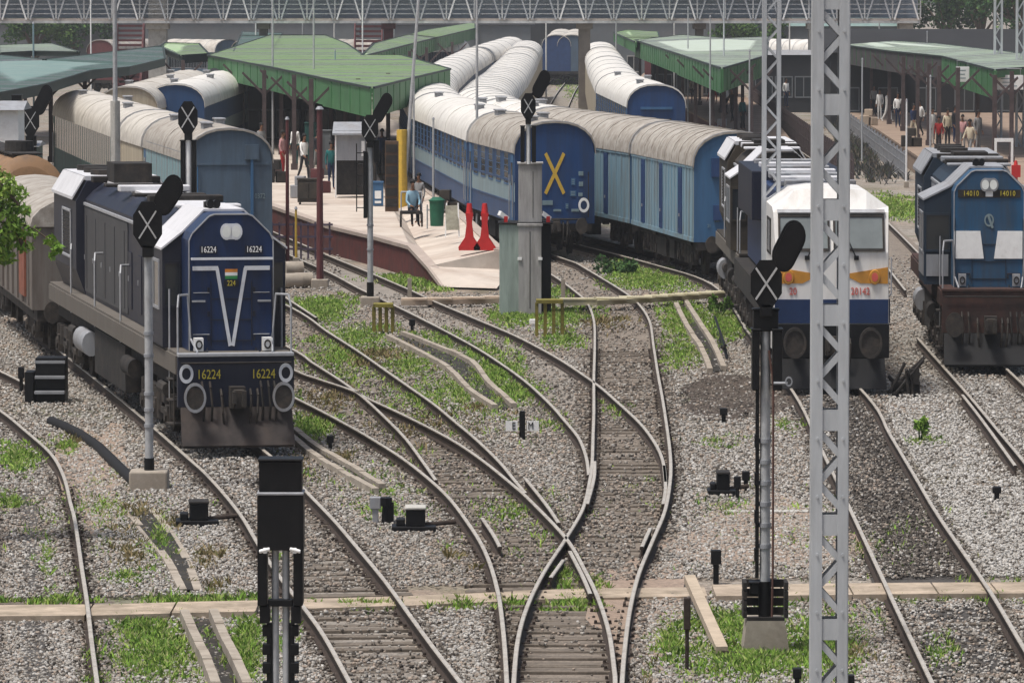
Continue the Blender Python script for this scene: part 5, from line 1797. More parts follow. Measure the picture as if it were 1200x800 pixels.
for i, (px, yt) in enumerate(((300, 0), (355, 0), (392, 0), (462, 0), (640, 0), (722, 0), (790, 5), (815, 5), (925, 0), (1030, 0))):
    pole('distant pale pole under the footbridge, number %d from the left' % (i + 1) if False else ('distant pale pole in front of the footbridge ' + ['near the left maroon stairs', 'above the big green canopy', 'left of the second maroon stairs', 'right of the second maroon stairs', 'above the white coach roofs', 'right of the brown pillar', 'above the pale canopy, left one', 'above the pale canopy, right one', 'beside the big lattice mast', 'left of the far right canopy'][i]),
         px, 128, yt, .07, m_galv if i % 2 else m_white, 'distant poles by the footbridge')

def lattice(label, px, row, w, ytop, per, name='lattice_mast', big=False):
    """two rolled channels held by zigzag lacing and batten plates"""
    p = P(px, row)
    t = thing(name, label, 'mast', p)
    h = hz(row, ytop) if ytop > -14 else H + 1.6
    d = w * .8 * K
    cw = w * (.27 if big else .2)
    for s in (-1, 1):
        mb = MB(K)
        x = s * (w / 2 - .012)
        mb.b2(x - .012, x + .012, -d / 2, d / 2, -.05, h)
        for y in (-1, 1):
            mb.b2(x, x - s * cw, y * d / 2 - .008, y * d / 2 + .008, -.05, h)
        if big:
            for k in range(int(h / .52)):
                mb.tube((x - s * cw * .5, -d / 2 - .022, .2 + k * .52), (x - s * cw * .5, -d / 2 - .008, .2 + k * .52), .016, .016, 6)
        mb.build('channel', [m_galv], t)
    inner = w / 2 - cw * .7
    for y in (-1, 1):
        mb = MB(K)
        z = .15
        k = 0
        while z < h - per:
            a, b = (-inner, inner) if k % 2 == 0 else (inner, -inner)
            if big and k % 4 in (0,):
                mb.b2(-w / 2 + .03, w / 2 - .03, y * (d / 2 - .012) - .006, y * (d / 2 - .012) + .006, z, z + per * .8)
            else:
                mb.bar((a, y * (d / 2 - .02), z), (b, y * (d / 2 - .02), z + per), .05 if not big else .065, .008)
            z += per
            k += 1
        mb.build('lacing', [m_galv], t)
    mb = MB(K)
    mb.box((0, 0, .1), (w * 2, w * 1.6, .3))
    mb.build('base_block', [m_conc], t, bevel=.02)
    return t
lattice('tall galvanised lattice mast in the right foreground, widest of the masts', 970, 1010, .455, -15, .235, big=True)
lattice('narrower lattice mast behind the big black signal', 903, 452, .50, -15, .30)
lattice('thin lattice mast at the top right, left one of two', 1169, 185, .55, -15, .55)
lattice('thin lattice mast at the top right corner, right one of two', 1195, 195, .55, -15, .55)

m_cross = mat('cross_grey_white', (.42, .42, .42), .6, 0, .2, 10)
def xbars(mb, c, w, h, y, th, mi=0):
    mb.bar((c[0] - w, y, c[2] - h), (c[0] + w, y, c[2] + h), th, .012, mi)
    mb.bar((c[0] + w, y - .003, c[2] - h), (c[0] - w, y - .003, c[2] + h), th, .012, mi)

def capsule(mb, c, ang, L, r, y0, y1, mi=0, n=10):
    """stadium shaped plate facing -y"""
    pts = []
    u = (math.cos(ang), math.sin(ang)); v = (-u[1], u[0])
    for i in range(n + 1):
        a = -math.pi / 2 + math.pi * i / n
        pts.append((c[0] + u[0] * (L / 2 + r * math.cos(a)) + v[0] * r * math.sin(a), c[2] + u[1] * (L / 2 + r * math.cos(a)) + v[1] * r * math.sin(a)))
    for i in range(n + 1):
        a = math.pi / 2 + math.pi * i / n
        pts.append((c[0] + u[0] * (-L / 2 + r * math.cos(a)) + v[0] * r * math.sin(a), c[2] + u[1] * (-L / 2 + r * math.cos(a)) + v[1] * r * math.sin(a)))
    mb.prism(pts, y0, y1, mi)

def signal(label, px, row, zc, rd, hd, pole_r, pole_m, arm=None, black_to=None, box=None, ladder=None, basesz=.5, baseh=.3, xw=.6, pole_top=None, collars=(), group='crossed out colour light signals', polebase=0):
    """an out of use colour light signal: black head with a white cross, tilted route arm"""
    p = P(px, row)
    t = thing('signal', label, 'railway signal', p, 0, group)
    if pole_r:
        mb = MB(K)
        mb.tube((0, 0, polebase), (0, 0, pole_top or zc - hd), pole_r, pole_r * .96, 14, 0)
        for z in collars:
            mb.tube((0, 0, z), (0, 0, z + .05), pole_r * 1.18, pole_r * 1.18, 14, 1)
        mb.build('post', [pole_m, m_galv_dk], t, True)
        mb = MB(K)
        if black_to:
            mb.tube((0, 0, polebase), (0, 0, polebase + black_to), pole_r * 1.25, pole_r * 1.2, 14, 0)
            mb.build('post_foot', [m_black], t, True)
    mb = MB(K)
    if basesz:
        mb.box((0, 0, baseh / 2 - .03), (basesz * 1.3, basesz, baseh))
        mb.build('base_block', [m_conc], t, bevel=.03)
    # head: octagonal back plate and a deep body
    mb = MB(K)
    oc = [(rd * math.cos(math.pi / 8 + math.pi / 4 * i), zc + hd * math.sin(math.pi / 8 + math.pi / 4 * i)) for i in range(8)]
    mb.prism(oc, -.16, -.12)
    mb.prism([(x * .8, zc + (z - zc) * .86) for x, z in oc], -.12, .25)
    mb.box((0, -.02, zc - hd * 1.05), (rd * .7, .28, hd * .5))
    mb.build('head', [m_black], t, bevel=.01)
    mb = MB(K)
    xbars(mb, (0, 0, zc), rd * xw, hd * xw, -.17, .028)
    mb.build('cross_mark', [m_cross], t)
    if arm:
        ax, az, ang, L, r = arm
        mb = MB(K)
        capsule(mb, (ax, 0, zc + az), ang, L, r, -.14, -.06)
        capsule(mb, (ax, 0, zc + az), ang, L, r * .82, -.17, -.14)
        for k in range(3):
            q = (k - 1) * L * .5
            mb.tube((ax + q * math.cos(ang), -.06, zc + az + q * math.sin(ang)), (ax + q * math.cos(ang), .22, zc + az + q * math.sin(ang)), r * .55, r * .6, 12)
        mb.bar((0, 0, zc + hd * .5), (ax, 0, zc + az), .07)
        mb.build('route_arm', [m_black], t)
    if box:
        for b in box:
            mb = MB(K)
            mb.b2(*b, 0)
            mb.b2(b[0] - .02, b[1] + .02, b[2] - .02, b[3] + .02, b[5], b[5] + .025, 0)
            mb.build('relay_box', [m_black], t, bevel=.012)
    if ladder:
        x, z0, z1, y = ladder
        mb = MB(K)
        for s in (-1, 1):
            mb.b2(x + s * .17 - .018, x + s * .17 + .018, y - .03, y + .03, z0, z1)
        k = z0 + .1
        while k < z1:
            mb.tube((x - .17, y, k), (x + .17, y, k), .014, .014, 6)
            k += .27
        mb.build('ladder', [m_black], t)
    return t
# left signal in front of the navy locomotive
signal('crossed out signal on a grey post in front of the navy locomotive', 175, 575, hz(575, 262), .33, .39, .09, m_pole, arm=(.44, .46, math.radians(48), .30, .21), black_to=.52, basesz=.62, baseh=.36,
       collars=(1.0, 1.25, 1.5, 2.1, 2.45), xw=.55)
signal('crossed out signal rising from behind the navy locomotive roof', 222, 470, hz(470, 137), .27, .33, .10, m_white, arm=None, box=[(-.20, -.09, -.12, .1, 2.9, hz(470, 165)), (.09, .20, -.12, .1, 2.9, hz(470, 165))], basesz=.6, xw=.6)
signal('crossed out signal at the left edge in front of the dark green coach', 37, 300, hz(300, 141), .38, .46, .11, m_black, arm=(.5, .6, math.radians(55), .5, .24), box=[(-.75, -.35, -.1, .3, hz(300, 150), hz(300, 112)), (-.2, .22, -.1, .2, hz(300, 180), hz(300, 160))], basesz=.6, xw=.55)
signal('crossed out signal with a black ladder at the maroon platform wall', 434, 360, hz(360, 150), .30, .36, .10, m_pole, arm=(.42, .50, math.radians(52), .46, .19), black_to=.62, box=[(-.22, -.10, -.14, .1, 2.2, hz(360, 178)), (.12, .3, -.1, .12, hz(360, 190), hz(360, 165))], ladder=(-.28, hz(360, 248), hz(360, 168), .02), basesz=.5, baseh=.3, xw=.62, collars=(1.4, 2.0))
signal('crossed out signal on top of the grey relay hut beside the yellow cross coach', 619, 372, hz(372, 124), .26, .33, .085, m_white, arm=(.42, .52, math.radians(55), .36, .19), box=[(-.25, -.11, -.12, .1, hz(372, 190), hz(372, 148)), (.11, .25, -.12, .1, hz(372, 190), hz(372, 148))], basesz=0, polebase=hz(372, 192), xw=.5)
# big black one on the right
R6 = 765
t = signal('largest crossed out signal, on a ribbed grey post right of the centre', 896, R6, hz(R6, 330), .27, .30, .085, m_pole, arm=(.36, .44, math.radians(56), .28, .19), basesz=0, xw=.62,
           box=[(-.22, -.10, -.16, .12, hz(R6, 455), hz(R6, 385)), (.11, .26, -.16, .12, hz(R6, 455), hz(R6, 385)), (-.20, .20, -.10, .10, hz(R6, 386), hz(R6, 362)), (-.24, -.1, -.12, .06, hz(R6, 695), hz(R6, 682))],
           collars=tuple(1.25 + .25 * i for i in range(6)), black_to=.86)
mb = MB(K)
mb.prism([(-.38, -.05), (-.30, .42), (.30, .42), (.40, -.05)], -.30, .32)
mb.build('base_block', [m_conc], t, bevel=.03)
mb = MB(K)
for z in (.45, .56, .67, .78):
    mb.b2(-.36, .36, .06, .12, z, z + .09)
    mb.b2(-.36, -.30, -.28, .06, z, z + .09); mb.b2(.30, .36, -.28, .06, z, z + .09)
mb.b2(-.30, .30, -.3, -.24, .42, .46)
mb.build('base_cribbing', [m_dark], t)
mb = MB(K)
mb.path([(.10, -.1, .05), (.12, -.13, 1.0), (.12, -.12, 3.2), (.05, -.1, 3.6)], .02)
mb.build('cable', [mat('cable_rust', (.10, .05, .04), .8)], t)
mb = MB(K)
mb.tube((.12, -.2, hz(R6, 446)), (.34, -.2, hz(R6, 446)), .02, .02, 6)
mb.ring((.36, -.2, hz(R6, 444)), .06, .02, .02, 12)
mb.build('bracket', [m_galv_dk], t)

mb = MB(K)
mb.b2(-.155, -.10, -.06, .06, .9, hz(R6, 455) - .01)
for k in range(4):
    mb.b2(-.17, -.10, -.08, .08, 1.1 + k * .45, 1.25 + k * .45)
mb.build('conduit', [m_black], t)
# front black signal, seen from behind
R7 = 1010
p = P(330, R7)
t = thing('signal', 'black signal box on twin grey pipes in the left foreground', 'railway signal', p)
Z = lambda y: hz(R7, y)
mb = MB(K)
mb.b2(-.255, .265, -.16, .14, Z(572), Z(536), 0)
mb.b2(-.27, .28, -.18, .15, Z(536), Z(533), 0)
mb.b2(-.275, .285, -.18, .16, Z(640), Z(575), 0)
mb.b2(-.28, .29, -.19, .17, Z(575.5), Z(572), 1)
mb.build('head', [m_black, m_tin], t, bevel=.012)
mb = MB(K)
for s in (-1, 1):
    mb.b2(s * .16, s * .275, -.17, .14, Z(705), Z(640.5), 0)
    mb.b2(s * .13, s * .25, -.15, .10, Z(726), Z(705.5), 0)
    for k in range(12):
        z = Z(735 + 22 * k)
        mb.box((s * .17, -.06, z), (.10, .10, .10))
    mb.b2(s * .10, s * .17, -.10, -.06, 0, Z(726))
    mb.box((s * .18, -.19, Z(640)), (.05, .04, .05), 1)
    mb.tube((s * .12, -.2, Z(638)), (s * .25, -.2, Z(641)), .02, .02, 6, 1)
mb.b2(-.15, .15, -.15, -.03, Z(706), Z(698), 0)
mb.build('side_box', [m_black, m_white], t, bevel=.008)
mb = MB(K)
for s in (-1, 1):
    mb.tube((s * .065, -.05, 0), (s * .065, -.05, Z(638)), .045, .045, 14)
mb.build('post', [m_pole], t, True)
mb = MB(K)
mb.b2(-.4, .4, -.3, .3, -.05, .3)
mb.build('base_block', [m_conc], t, bevel=.02)

# ------------------------------------------------------------------ relay hut, troughs, boxes
R = 370
t = thing('relay_hut', 'weathered pale green steel relay hut below the signal by the yellow cross coach', 'relay hut', P(617, R))
Z = lambda y: hz(R, y)
m_hut = mat('hut_pale_green', (.28, .34, .31), .85, 0, .25, 4, (.10, .15, .13), .8, .5, 2.4, streak=True)
m_hutgrey = mat('hut_grey', (.38, .37, .36), .9, 0, .22, 4, (.17, .16, .15), .75, .5, 2.4, streak=True)
mb = MB(K)
mb.b2(-.88, .02, -.2, 1.0, .02, Z(262), 0)
mb.b2(.03, .80, .02, 1.0, .02, Z(264), 1)
mb.b2(-.92, .86, -.25, 1.05, Z(262), Z(260), 1)
mb.build('body', [m_hut, m_blackmatt], t, bevel=.02)
mb = MB(K)
mb.b2(-.26, .48, -.42, .0, .06, Z(262), 0)
mb.b2(-.30, .52, -.45, .03, Z(264), Z(262) + .02, 0)
mb.b2(.10, .12, -.43, -.42, .2, Z(270), 1)
for x in (-.22, .44):
    mb.box((x, -.44, Z(302)), (.14, .03, .07), 2)
mb.build('cabinet', [m_hutgrey, m_blackmatt, m_white], t, bevel=.015)
mb = MB(K)
mb.b2(-.26, .50, -.1, .5, Z(260) + .002, Z(192), 0)
mb.b2(-.30, .54, -.14, .54, Z(192), Z(190), 0)
mb.b2(.20, .215, -.11, -.1, Z(255), Z(200), 1)
mb.build('upper_cabinet', [m_hutgrey, m_blackmatt], t, bevel=.015)
for x in (-.75, .62):
    mb = MB(K)
    mb.box((x, .1, Z(253)), (.3, .4, .12), 0, .2, 0, .5)
    mb.box((x + .08, -.05, Z(257)), (.12, .1, .16), 1)
    mb.build('roof_lamp', [m_white, m_red], t)

def trough(label, pts, z, w, m, posts, pm, name='cable_trough', hgt=.12):
    t = thing(name, label, 'cable trough', P(pts[0][0], pts[0][1]))
    o = Vector(t.location)
    ws = [P(x, y, z) - o for x, y in pts]
    mb = MB()
    for i, (a, b) in enumerate(zip(ws[:-1], ws[1:])):
        mb.slab([a, b, b + Vector((0, w, 0)), a + Vector((0, w, 0))], hgt)
        # lids
        n = max(1, int((b - a).length / .6))
        for k in range(n):
            p = a + (b - a) * ((k + .5) / n) + Vector((0, w / 2, .02))
            mb.box(p, ((b - a).length / n * .96, w * 1.04, .04), 0, random.uniform(-.01, .01))
    mb.build('channel', [m], t)
    for px, row in posts:
        p = P(px, row) - o
        mb = MB(K)
        mb.b2(p.x / K - .07, p.x / K + .07, p.y - .06, p.y + .06, 0, .62)
        mb.build('post', [pm], t)
    return t
m_trough = mat('trough_buff', (.46, .42, .30), .85, 0, .15, 3, (.32, .30, .14), .6, .5, 2)
m_trough2 = mat('trough_tan', (.42, .34, .26), .85, 0, .15, 3, (.3, .2, .15), .5, .55, 2)
m_ypost = mat('post_mossy_yellow', (.20, .17, .03), .85, 0, .3, 5, (.05, .05, .02), .7, .5)
trough('pale buff cable trough across the centre track on mossy yellow posts', [(655, 352), (700, 352), (760, 349), (850, 343)], .28, .5, m_trough, [(660, 356), (845, 348)], m_conc)
trough('tan cable trough beside the end of the maroon platform', [(470, 352), (530, 351), (604, 349)], .20, .5, m_trough2, [(480, 355), (596, 352)], m_conc)
def stakes(label, px, row, w, h):
    t = thing('post_group', label, 'posts', P(px, row))
    s = scale_at(row) * K
    mb = MB(K)
    mb.b2(-w / s / 2 * 1.05, w / s / 2 * 1.05, -.1, .5, h, h + .08)
    mb.build('top_board', [m_ypost], t)
    n = 4
    for k in range(n):
        x = -w / s / 2 + w / s * k / (n - 1)
        for y in (0, .4):
            mb = MB(K)
            mb.b2(x - .05, x + .05, y - .04, y + .04, 0, h)
            mb.build('post', [m_ypost], t)
stakes('mossy yellow post frame at the left signal by the maroon wall', 449, 392, 22, .62)
stakes('mossy yellow post frame in front of the relay hut', 644, 396, 30, .78)

m_mud_shade = mat('drain_mud_shade', (.022, .019, .015), .8, 0, .5, 5, (.07, .055, .04), .6, .55)  # mud, with the shade of a deep channel put into its colour
def drain(label, a_px, b_px, z=.16, name='drain'):
    """two low kerbs with a dark channel between"""
    t = thing(name, label, 'drain', P(*a_px[0]))
    o = Vector(t.location)
    for side in (a_px, b_px):
        ws = smooth_line([P(x, y) - o for x, y in side], 3)
        mb = MB()
        for p, q in zip(ws[:-1], ws[1:]):
            mb.bar(p + Vector((0, 0, z / 2)), q + Vector((0, 0, z / 2)), .11, z + random.uniform(-.02, .02), 0, up=(0, 0, 1))
        mb.build('kerb', [m_conc], t)
    A = [P(x, y) - o for x, y in a_px]; B = [P(x, y) - o for x, y in b_px]
    mb = MB()
    zz = Vector((0, 0, .075))
    for i in range(min(len(A), len(B)) - 1):
        mb.add([A[i] + zz, B[i] + zz, B[i + 1] + zz, A[i + 1] + zz], [(0, 1, 2, 3)])
    mb.build('channel', [m_mud_shade], t)
drain('concrete drain with broken kerbs between the centre tracks', [(455, 400), (490, 418), (525, 438), (548, 462), (580, 484)], [(472, 396), (512, 412), (552, 430), (572, 455), (602, 482)])
drain('short concrete drain in the grass right of the centre track', [(792, 362), (806, 390), (822, 415), (832, 440)], [(803, 358), (820, 385), (836, 410), (848, 438)])
drain('grassy drain right of the left edge track, above the walkway', [(150, 605), (172, 632), (196, 662), (214, 697)], [(178, 602), (200, 630), (218, 660), (232, 697)], .08)
drain('dark drain below the walkway in the bottom left corner', [(216, 732), (228, 760), (243, 792), (256, 830)], [(250, 732), (262, 760), (278, 792), (294, 830)], .2)
t = drain('concrete kerbed ditch between the navy locomotive track and the centre', [(338, 515), (365, 538), (400, 560), (440, 583)], [(345, 510), (374, 532), (410, 553), (448, 577)], .14)

# bits that lie about the yard
def machine(label, px, row, w, lid=None, gpn='point machines beside the turnouts'):
    t = thing('point_machine', label, 'point machine', P(px, row), random.uniform(-.1, .1), gpn)
    s = scale_at(row) * K
    k = w / s
    mb = MB(K)
    mb.b2(-k * .5, k * .5, -.2, .3, .03, .12, 0)
    mb.b2(-k * .18, k * .26, -.15, .25, .12, .36, 0)
    mb.b2(-k * .20, k * .28, -.18, .28, .36, .40, 1)
    mb.b2(-k * .40, -k * .2, -.1, .2, .12, .22, 0)
    mb.build('case', [m_black, lid or m_dark], t, bevel=.015)
    mb = MB(K)
    mb.tube((k * .2, .05, .12), (k * .95, .3, .14), .03, .03, 8)
    mb.tube((k * .2, .15, .12), (k * .95, .45, .14), .025, .025, 8)
    mb.build('rod', [m_rust], t)
machine('black point machine in the dry weeds at the left', 231, 618, 50)
machine('black point machine with pale lid left of the centre curve', 485, 625, 52, m_conc_lt)
machine('low flat black point machine left of the tall right signal', 846, 582, 34)
def stub(label, px, row, y0, w, m, gpn='short black marker posts', tilt=0.0, cap=None):
    t = thing('marker_post', label, 'marker post', P(px, row), 0, gpn)
    s = scale_at(row) * K
    h = hz(row, y0)
    k = w / s
    mb = MB(K)
    mb.box((tilt * .5, 0, h * .32), (k * .55, .10, h * .64), 0, 0, 0, tilt)
    mb.box((tilt, 0, h * .8), (k, .14, h * .42), 0, 0, 0, tilt)
    mb.build('post', [m], t, bevel=.012)
    if cap:
        mb = MB(K)
        mb.box((tilt, 0, h * 1.01 + .02), (k * 1.1, .18, .03))
        mb.build('cap', [cap], t)
stub('black marker post standing above the walkway, left of the tall right signal', 839, 684, 644, 12, m_black)
stub('black marker post alone on the pale gravel at the right', 1168, 588, 570, 10, m_black)
stub('left one of two small black posts beside the tall right signal', 864, 588, 558, 8, m_black)
stub('right one of two small black posts beside the tall right signal', 874, 578, 552, 9, m_black)
stub('small black post on the bare earth right of the centre track', 848, 498, 478, 9, m_black)
stub('small black post in the grass between the left turnout rails', 387, 530, 510, 8, m_black)
stub('small black post left of the mossy post frame, by the platform track', 483, 392, 374, 7, m_black)
stub('black post at the bottom edge left of the lattice mast', 934, 812, 782, 10, m_black)
stub('black post at the bottom edge right of the lattice mast', 996, 822, 790, 10, m_black)
stub('small black post beside the steps at the left edge', 25, 462, 430, 7, m_black)
stub('grey weathered post left of the pale lidded point machine', 440, 616, 582, 13, m_tin)
stub('slim rusty post at the bottom of the grass by the right signal', 805, 790, 700, 8, m_rust, gpn=None)
stub('white painted stone marker at the mossy frame by the relay hut', 625, 388, 374, 9, m_white, gpn=None)
t = thing('hydrant', 'small grey valve stand with a dark head left of the pale lidded point machine', 'valve', P(452, 616))
mb = MB(K)
mb.tube((0, 0, 0), (0, 0, .3), .09, .07, 10); mb.tube((0, 0, .3), (0, 0, .42), .13, .13, 10); mb.box((.1, 0, .2), (.12, .1, .3))
mb.build('body', [m_black], t)
t = thing('fouling_mark', 'pair of white boards with black marks on a black post between the centre tracks', 'marker', P(612, 516))
mb = MB(K)
mb.box((0, 0, .22), (.14, .1, .55)); mb.box((0, 0, .48), (.12, .12, .07))
mb.build('post', [m_black], t)
for s, tx in ((-1, "E"), (1, "M")):
    mb = MB(K)
    mb.box((s * .25, -.08, .26), (.28, .04, .17), 0)
    text_mesh(mb, tx, (s * .20, -.105, .26), .18, 1)
    mb.build('board', [m_white, m_black], t)
t = thing('fallen_beam', 'pale concrete beam leaning down from the walkway into the grass', 'beam', P(808, 705))
q = P(846, 772) - Vector(t.location)
mb = MB()
mb.bar((0, 0, .30), (q.x, q.y, .10), .10, .14)
mb.build('beam', [mat('beam_buff', (.40, .33, .25), .9, 0, .2, 4)], t)
mb = MB()
mb.bar((q.x, q.y, .08), (q.x + .55, q.y - .3, .06), .05, .05)
mb.build('iron_bar', [m_rust], t)
t = thing('steps', 'black metal access steps at the left edge beside the wagon', 'steps', P(57, 475))
mb = MB(K)
mb.b2(-.36, .40, .25, .9, 0, .88, 0)
mb.build('frame', [m_black], t)
for k in range(3):
    mb = MB(K)
    mb.b2(-.36, .40, -.05 + k * .12, .25 + k * .05, .22 + k * .28, .27 + k * .28, 0)
    mb.b2(-.34, .38, .2, .24, .02 + k * .28, .22 + k * .28, 1)
    mb.build('tread', [m_galv_dk, m_black], t)
mb = MB(K)
mb.b2(-.62, -.40, .1, .8, 0, .62)
mb.build('side_box', [m_black], t)
t = thing('hose', 'thick black hose lying on the gravel behind the left signal', 'hose', P(62, 500))
o = Vector(t.location)
mb = MB()
mb.path([P(x, y) - o + Vector((0, 0, .10)) for x, y in ((60, 500), (75, 506), (95, 516), (115, 530), (130, 545), (145, 560), (158, 572))], .09, 10)
mb.build('pipe', [m_blackmatt], t, True)
t = thing('hose', 'thin black hose and bent stick right of the short drain', 'hose', P(845, 420))
o = Vector(t.location)
mb = MB()
mb.path([P(x, y) - o + Vector((0, 0, z)) for x, y, z in ((838, 386, .05), (846, 410, .06), (850, 424, .35))], .035, 6)
mb.path([P(x, y) - o + Vector((0, 0, z)) for x, y, z in ((838, 395, .45), (848, 412, .2), (852, 424, .05))], .03, 6)
mb.build('pipe', [m_black], t)
t = thing('scrap_heap', 'black rods and point gear beside the white locomotive track', 'point gear', P(1062, 465))
mb = MB(K)
for k in range(9):
    a = random.uniform(-1.2, 1.2)
    mb.tube((random.uniform(-.5, .5), random.uniform(-.4, .6), .05), (random.uniform(-.5, .5), random.uniform(-.4, .6), random.uniform(.3, .8)), .04, .04, 7)
mb.box((0, .2, .15), (.7, .5, .3)); mb.box((.2, 0, .4), (.25, .3, .3))
mb.build('gear', [m_dark], t)
t = thing('duct_cover', 'pale flat concrete duct cover right of the tall right signal', 'cover', P(905, 604))
mb = MB(K)
mb.b2(-.9, .75, 0, .35, 0, .06)
mb.build('lid', [m_conc_lt], t)

# red stands, bins and stall on the platform
def stand(label, px, py):
    p = P(px, py, PZ * .75)
    p = P(px, py, .8)
    t = thing('fire_stand', label, 'red stand', p, 0, 'pair of red stands on the platform')
    mb = MB(K)
    mb.prism([(-.38, 0), (-.40, .08), (-.16, .34), (-.10, .72), (-.14, 1.0), (.14, 1.0), (.10, .72), (.16, .34), (.40, .08), (.38, 0)], -.22, .22, 0)
    mb.build('body', [m_red], t, bevel=.05)
    mb = MB(K)
    mb.tube((0, 0, 1.0), (0, 0, 1.26), .13, .09, 14, 0)
    mb.tube((0, 0, .82), (0, 0, .9), .16, .16, 14, 1)
    mb.build('top', [m_red, m_white], t, True)
stand('red waisted stand on the platform end, left one of the pair', 550, 293)
stand('red waisted stand on the platform end, right one nearer the relay hut', 568, 293)
def on_plat(px, py):
    return P(px, py, PZ)
t = thing('litter_bin', 'dark green litter bin on the platform left of the red stands', 'bin', on_plat(512, 268))
mb = MB(K)
mb.tube((0, 0, .08), (0, 0, .80), .26, .30, 18)
mb.tube((0, 0, .80), (0, 0, .84), .33, .33, 18)
mb.tube((0, 0, .84), (0, 0, .92), .30, .16, 18)
mb.build('barrel', [mat('bin_green', (.015, .10, .055), .5)], t, True)
mb = MB(K)
for s in (-1, 1):
    mb.tube((s * .38, 0, 0), (s * .38, 0, .7), .03, .03, 8)
mb.tube((-.38, 0, .55), (.38, 0, .55), .025, .025, 8)
mb.build('frame', [m_pole], t)
t = thing('notice_board', 'small tilted grey notice stand right of the green bin', 'notice stand', on_plat(530, 278))
mb = MB(K)
mb.box((0, 0, .55), (.5, .05, .7), 0, .3, -.25)
mb.build('panel', [mat('notice_buff', (.38, .36, .28), .7, 0, .3, 5, (.12, .11, .09), .7)], t)
mb = MB(K)
for s in (-1, 1):
    mb.bar((s * .26, 0, 0), (s * .22, .12, .95), .05)
    mb.bar((s * .26, .35, 0), (s * .22, .12, .95), .05)
mb.build('legs', [m_white], t)
t = thing('market_stall', 'grey platform stall with a dark front behind the signal ladder', 'stall', on_plat(412, 232))
mb = MB(K)
mb.b2(-.75, .75, 0, 1.0, 1.25, 2.25, 0)
mb.b2(-.70, .70, .1, 1.0, .1, 1.249, 1)
mb.add([(-.85, -.3, 2.10), (.85, -.3, 2.10), (.85, 1.1, 2.45), (-.85, 1.1, 2.45), (-.85, -.3, 2.16), (.85, -.3, 2.16), (.85, 1.1, 2.51), (-.85, 1.1, 2.51)], [(3, 2, 1, 0), (4, 5, 6, 7), (0, 1, 5, 4), (1, 2, 6, 5), (2, 3, 7, 6), (3, 0, 4, 7)], 0)
mb.build('booth', [m_tin, m_dark], t)
mb = MB(K)
for s in (-1, 1):
    mb.b2(s * .74, s * .68, -.05, 0, 0, 2.1)
mb.b2(.45, .6, -.12, -.06, 1.4, 1.9)
mb.build('frame', [m_white], t)
t = thing('vending_box', 'blue box standing on the platform right of the signal ladder', 'box', on_plat(443, 242))
mb = MB(K)
mb.b2(-.22, .22, 0, .4, .02, .75, 0); mb.b2(-.24, .24, -.02, .42, .75, .80, 0); mb.b2(-.14, .14, -.012, 0, .25, .5, 1); mb.b2(-.14, .14, -.014, 0, .1, .18, 1)
mb.build('case', [m_blue_mid, m_white], t, bevel=.02)
t = thing('brick_kiosk', 'dark brown kiosk column left of the yellow pole foot', 'kiosk', on_plat(459, 248))
mb = MB(K)
mb.b2(-.28, .28, 0, .6, 0, 2.2, 0)
for k in range(6):
    mb.b2(-.24, .24, -.02, 0, .15 + .34 * k, .4 + .34 * k, 1)
mb.build('cabinet', [mat('kiosk_brown', (.085, .05, .03), .75, 0, .3, 4), m_dark], t)
for lab, px, py, c in (('dark crate stack against the blue coach on the platform', 522, 250, m_dirtybrown), ('grey sack pile on the platform beside the thin maroon post', 352, 232, m_tin)):
    t = thing('crate_stack', lab, 'crates', on_plat(px, py))
    mb = MB(K)
    mb.box((-.2, 0, .22), (.5, .4, .42)); mb.box((.32, .05, .18), (.4, .4, .34), 0, .3); mb.box((0, .02, .58), (.45, .38, .3), 0, -.2)
    mb.build('crates', [c], t, bevel=.02)

# fence and barrels left of the maroon wall
t = thing('track_fence', 'purple grey rail fence behind the navy locomotive', 'fence', P(318, 305))
mb = MB(K)
for k in range(9):
    mb.b2(k * .28, k * .28 + .07, 0, .07, 0, 1.1)
for z in (.3, .65, 1.0):
    mb.b2(-.05, 2.4, -.02, .0, z, z + .06)
mb.build('bars', [mat('fence_purple', (.075, .055, .085), .8, 0, .3, 3)], t)
t = thing('pipe_stack', 'short concrete pipes lying beside the track behind the navy locomotive', 'pipes', P(345, 338))
for k in range(3):
    mb = MB(K)
    n = 16
    mb.tube((-.35 + .35 * (k % 2), k * .3, .2 + .28 * (k // 2)), (.25 + .35 * (k % 2), k * .3 + .2, .2 + .28 * (k // 2)), .2, .2, n, 0, True)
    mb.tube((.25 + .35 * (k % 2), k * .3 + .2, .2 + .28 * (k // 2)), (.26 + .35 * (k % 2), k * .3 + .2, .2 + .28 * (k // 2)), .14, .14, n, 1, True)
    mb.build('pipe', [m_conc, m_dark], t, True)
# white gate at the far right
t = thing('white_frame', 'white square frame on the locomotive side platform at the right', 'frame', P(1176, 262))
mb = MB(K)
z0, z1 = hz(262, 200), hz(262, 162)
mb.b2(-.42, -.32, 0, .1, z0 - 1.2, z1); mb.b2(.32, .42, 0, .1, z0 - 1.2, z1); mb.b2(-.32, .32, 0, .1, z1 - .12, z1)
mb.build('frame', [m_white], t)
mb = MB(K)
mb.b2(-.36, .36, .02, .08, 0, z0 - 1.2)
mb.build('plinth', [m_tin], t)
t = thing('fire_point', 'red fire point post beside the white square frame', 'post', P(1190, 262))
mb = MB(K)
mb.box((0, 0, .8), (.16, .16, 1.6)); mb.box((0, -.05, 1.75), (.4, .2, .4)); mb.tube((0, 0, 1.95), (0, 0, 2.1), .1, .06, 10)
mb.build('post', [m_red], t)

